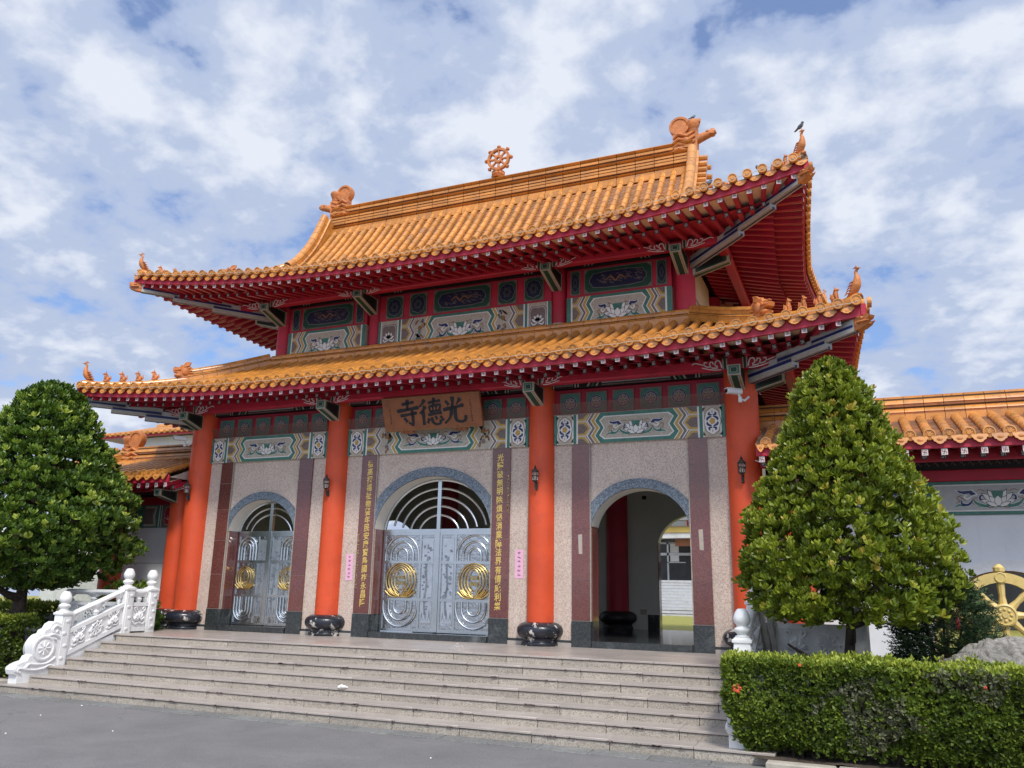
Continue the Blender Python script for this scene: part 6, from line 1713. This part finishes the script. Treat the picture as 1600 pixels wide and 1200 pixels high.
bo = m.build('boulder', None, (12.72, -4.45, -.6), smooth=60); tag(bo, 'grey boulder with a faded red inscription before the golden wheel', 'boulder')
m = MB()
pp = Paint(m, 13.06, .36, -4.8, 1, .004)
for i in range(16):
    a, b = U(-.12, .22), U(-.10, .17); pp.ribbon(spline([(a, b), (a + U(-.04, .06), b + U(-.04, .04)), (a + U(-.06, .08), b + U(-.06, .06))], 3), U(.008, .016), 'rock_paint', 1, False)
# project the painted strokes onto the boulder so they sit on its face
from mathutils.bvhtree import BVHTree
me = bo.data; bv = BVHTree.FromPolygons([tuple(Vector(v.co) + bo.location) for v in me.vertices], [tuple(p.vertices) for p in me.polygons])
q = MB().mat('rock_paint')
for f in m.f:
    pts = []
    for i in f:
        v = m.v[i]; hit = bv.ray_cast(Vector((v[0], -8, v[2])), Vector((0, 1, 0)))
        if hit[0] is None: break
        pts.append((v[0], hit[0].y - .006, v[2]))
    if len(pts) == len(f): q.face(pts)
q.build('inscription', bo, smooth=0)
# garden bed at the right and left, courtyard lawn behind
def terrain(name, x0, x1, y0, y1, zf, mat, nx=24, ny=16):
    m = MB().mat(mat); rows = [[(lerp(x0, x1, i / nx), lerp(y0, y1, j / ny), zf(lerp(x0, x1, i / nx), lerp(y0, y1, j / ny))) for i in range(nx + 1)] for j in range(ny + 1)]
    m.loft(rows, False); o = m.build(name, None, (x0, y0, 0), smooth=60); return tag(o, kind='structure')
terrain('garden_soil', 9.0, 24, -6.05, .94, lambda x, y: -1.08 + .85 * clamp((y + 5) / 2.2) * clamp((x - 10.6) / .8 + (0 if y < -2.8 else 1)) + .03 * sin(5 * x + 3 * y), 'soil')
terrain('planting_bed', -26, -8.6, -4.6, .94, lambda x, y: -1.14 + .04 * sin(3 * x + 2 * y), 'soil')
m = MB(); x = 9.2
while x < 20: m.mat('kerb').rnd(); m.bbox(x, -6.30, GZ - .1, x + .98, -6.06, GZ + .12 + U(-.01, .01), .02); x += 1.0
tag(m.build('kerb', None, (9.2, -6.2, GZ)), kind='structure')
m = MB(); x = -9.0
while x > -24: m.mat('kerb').rnd(); m.bbox(x - .98, -4.86, GZ - .1, x, -4.62, GZ + .10, .02); x -= 1.0
tag(m.build('kerb', None, (-9, -4.7, GZ)), kind='structure')
terrain('courtyard_lawn', -60, 60, 7.7, 60, lambda x, y: -.04 + .02 * sin(x) * sin(y), 'lawn', 30, 20)
terrain('side_lawn', 9, 60, 1.25, 7.68, lambda x, y: -.25 + .02 * sin(x) * sin(y), 'lawn', 30, 8)
# fallen leaves and flecks on the road
random.seed(61); m = MB().mat('litter_white')
for i in range(6):
    x, y = U(-9, 6), U(YB - 5, YB - .5); a = U(0, 3.1); s = U(.012, .026); m.ell((x, y, GZ - .008), (s, s * .6, .012), 6, 4)
tag(m.build('litter', None, (0, -8, GZ)), 'white specks of litter scattered over the asphalt', 'litter', kind='stuff')

# ================================================================ background buildings
hall = thing('temple_hall', (0, 40, 0), 'temple hall across the courtyard lawn, seen through the open right arch', 'temple hall')
m = MB()
for k in range(12): m.mat('grey_stone').bbox(-22, 31 + k * .62, k * .19 - .1, 22, 31.9 + k * .62 + (14 if k == 11 else 0), (k + 1) * .19 - .13, .01); m.mat('step_seam_and_shade').box(-21.9, 31.03 + k * .62, (k + 1) * .19 - .14, 21.9, 31.5 + k * .62, (k + 1) * .19 - .12)  # dark bars painted on as shading lines between the steps
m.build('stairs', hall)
m = MB().mat('door_and_shade_dark').box(-20, 43, 2.1, 20, 43.6, 7.2); m.build('wall', hall)
m = MB()
for x in range(-18, 20, 3):
    m.mat('steel_frame').box(x, 42.9, 2.2, x + .14, 42.99, 5.1); m.box(x, 42.9, 4.9, x + 3, 42.98, 5.06); m.box(x, 42.9, 4.05, x + 3, 42.98, 4.25); m.box(x, 42.9, 3.5, x + 1.4, 42.98, 3.58); m.mat('white_wall').box(x + .25, 42.93, 3.6, x + .9, 42.99, 4.9)
m.build('glazed_doors', hall)
m = MB().mat('white_stone').box(-22, 40.0, 5.18, 22, 41.2, 5.55); m.mat('yellow_band').box(-22, 39.9, 5.56, 22, 41.2, 5.96); m.mat('paint_ground').box(-22, 39.8, 5.97, 22, 41.2, 6.42); m.mat('white_wall').box(-22, 39.7, 6.43, 22, 41.2, 7.2); m.mat('paint_black').box(-22, 41.2, 5.1, 22, 43.5, 5.6)
p = Paint(m, -21, 6.2, 39.8, 1, .02)
for i in range(16): p.poly([(i * 2.6, -.15), (i * 2.6 + 1.7, -.15), (i * 2.6 + 1.9, 0), (i * 2.6 + 1.7, .15), (i * 2.6, .15), (i * 2.6 - .2, 0)], 'paint_grey', 1); p.rect(i * 2.6 + 2.0, -.2, i * 2.6 + 2.12, .2, 'rafter_red', 1)
m.build('painted_beam', hall, smooth=0)
m = MB().mat('tile'); m.prism([(38.5, 7.5), (41.2, 7.25), (52, 7.25), (50, 14)], 'x', -24, 24); m.build('roof', hall)
for x in (-15, -7, 7, 15): 
    m = MB().mat('rafter_red').lathe([(.45, 2.1), (.45, 5.3)], (x - .5, 40.6, 0), 20); m.build('column', hall)
m = MB().mat('plaque_wood').box(-1.85, 40.5, 4.62, -.75, 40.7, 5.12); m.build('signboard', hall)
sh = thing('side_hall', (30, 24, 0), 'colonnaded hall behind the moon gate, its shadow painted as dark walls', 'hall')
m = MB().mat('door_and_shade_dark').box(9.5, 24, -.3, 60, 26, 6.0); m.build('wall', sh)  # dark wall colour stands in for the shadow on this building
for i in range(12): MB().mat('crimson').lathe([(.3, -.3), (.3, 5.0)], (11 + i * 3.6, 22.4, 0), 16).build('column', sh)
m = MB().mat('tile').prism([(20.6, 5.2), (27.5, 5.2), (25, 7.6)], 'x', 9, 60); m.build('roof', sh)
bb = thing('background_building', (-32, 22, 0), 'pale building with an orange tiled roof beyond the left gallery', 'building')
m = MB().mat('white_wall').box(-36.8, 22, -1, -24.5, 32, 11.15); m.mat('door_and_shade_dark').box(-30.6, 21.95, 9.8, -29.2, 22, 11.0); m.mat('grey_stone').box(-36.8, 21.96, 10.3, -24.5, 22.0, 10.36); m.build('wall', bb)
m = MB(); 
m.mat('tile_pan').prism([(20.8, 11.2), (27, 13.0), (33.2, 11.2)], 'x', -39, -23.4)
x = -39
while x < -23.3: m.mat('tile').rnd(); m.tube([(x, 20.75, 11.25), (x, 23.9, 12.1), (x, 27, 13.05)], .13, 6); x += .5
m.mat('tile').tube([(-39.2, 27, 13.1), (-23.2, 27, 13.1)], .28, 8); m.mat('crimson').box(-39, 20.9, 11.05, -23.4, 21, 11.17)
m.build('roof', bb)
m = MB().mat('steel').lathe([(1.0, 0), (1.05, .1), (1.05, 1.6), (.3, 1.9)], (-36.5, 19.5, 7.6), 20); m.mat('grey_stone').box(-38, 18, -1, -35, 21, 7.6)
tag(m.build('water_tank', None, (-36.5, 19.5, 0)), 'steel water tank on a plinth behind the left tree', 'tank')
m = MB().mat('orange_plastic').lathe([(.30, 0), (.42, .15), (.44, .5), (.36, .8), (.15, .93), (0, .95)], (-12.1, 2.0 - 1.7, -.1), 16)
tag(m.build('orange_cover', None, (-12.1, .3, -.1)), 'rounded orange plastic cover behind the left hedges', 'cover')

# ================================================================ sky, light, camera
SUN_EL, SUN_AZ = 51.0, 30.0     # azimuth measured from straight in front of the gate towards the right
w = bpy.data.worlds.new('World'); SC.world = w; w.use_nodes = True; nt = NT(w.node_tree); bg = nt.n['Background']
sky = nt.add('ShaderNodeTexSky', sky_type='NISHITA'); sky.sun_disc = False
sky.sun_elevation = radians(SUN_EL); sdir = Vector((sin(radians(SUN_AZ)), -cos(radians(SUN_AZ)), 0))
sky.sun_rotation = atan2(sdir.x, sdir.y); sky.altitude = 50; sky.air_density = 1.0; sky.dust_density = .6; sky.ozone_density = 1.6
tc = nt.add('ShaderNodeTexCoord'); sp = nt.add('ShaderNodeSeparateXYZ'); nt.link(tc.outputs['Generated'], sp.inputs[0])
zc = nt.math('ADD', nt.math('MAXIMUM', sp.outputs['Z'], 0.0), .30)
cx = nt.add('ShaderNodeCombineXYZ'); nt.link(nt.math('DIVIDE', sp.outputs['X'], zc), cx.inputs[0]); nt.link(nt.math('DIVIDE', sp.outputs['Y'], zc), cx.inputs[1]); cx.inputs[2].default_value = 3.7
cov = nt.noise(5.0, 8, .56, cx.outputs[0], .1); puff = nt.noise(12.0, 5, .52, cx.outputs[0], .15); big = nt.noise(1.7, 3, .5, cx.outputs[0])
f = nt.math('ADD', nt.math('ADD', nt.math('MULTIPLY', cov, .58), nt.math('MULTIPLY', puff, .22)), nt.math('MULTIPLY', big, .24))
cloud_f = nt.ramp(f, [(.405, .26), (.44, .78), (.475, 1.0)])
shade = nt.ramp(f, [(.42, (3.4, 4.1, 5.8)), (.50, (3.7, 4.35, 5.8)), (.54, (4.9, 5.4, 6.5)), (.585, (6.0, 6.35, 7.1))])
col = nt.mix(cloud_f, nt.mix(1.0, sky.outputs[0], (.86, 1.06, 1.34), 'MULTIPLY'), shade)
dt = nt.add('ShaderNodeVectorMath', operation='DOT_PRODUCT'); nt.link(tc.outputs['Generated'], dt.inputs[0]); dt.inputs[1].default_value = (sdir.x * cos(radians(SUN_EL)), sdir.y * cos(radians(SUN_EL)), sin(radians(SUN_EL)))
fill_gain = nt.math('ADD', nt.math('MULTIPLY', nt.math('POWER', nt.math('MAXIMUM', dt.outputs['Value'], 0.0), 2.0), 1.0), 1.0)   # sky raised towards the sun, out of view, added as frontal fill
hc = nt.add('ShaderNodeCombineColor')
for i in range(3): nt.link(fill_gain, hc.inputs[i])
col = nt.mix(1.0, col, hc.outputs[0], 'MULTIPLY')
nt.link(col, bg.inputs['Color']); bg.inputs['Strength'].default_value = .1
sun = bpy.data.lights.new('sun', 'SUN'); sun.energy = 2.3; sun.angle = radians(9); sun.color = (1, .95, .87)
so = bpy.data.objects.new('sun', sun); COL.objects.link(so)
ld = Vector((sdir.x * cos(radians(SUN_EL)), sdir.y * cos(radians(SUN_EL)), sin(radians(SUN_EL))))
so.rotation_euler = ld.to_track_quat('Z', 'Y').to_euler(); so.location = (0, -30, 40)
cam = bpy.data.cameras.new('camera'); co = bpy.data.objects.new('camera', cam); COL.objects.link(co)
FPX, yaw, pitch, roll = 1271.05, .404865, .247394, .018903
cam.sensor_width = 36; cam.lens = FPX / 1600 * 36; cam.clip_end = 2000; cam.clip_start = .1
rt = Vector((cos(yaw), sin(yaw), 0)); fw = Vector((-sin(yaw) * cos(pitch), cos(yaw) * cos(pitch), sin(pitch))); up = rt.cross(fw)
r2 = rt * cos(roll) + up * sin(roll); u2 = up * cos(roll) - rt * sin(roll)
mt = Matrix((r2, u2, -fw)).transposed().to_4x4(); mt.translation = (10.7831, -19.7374, 1.33267); co.matrix_world = mt
SC.camera = co
SC.view_settings.view_transform = 'Standard'; SC.view_settings.look = 'None'; SC.view_settings.exposure = .42; SC.view_settings.gamma = 1
SC.cycles.max_bounces = 8; SC.cycles.use_denoising = True
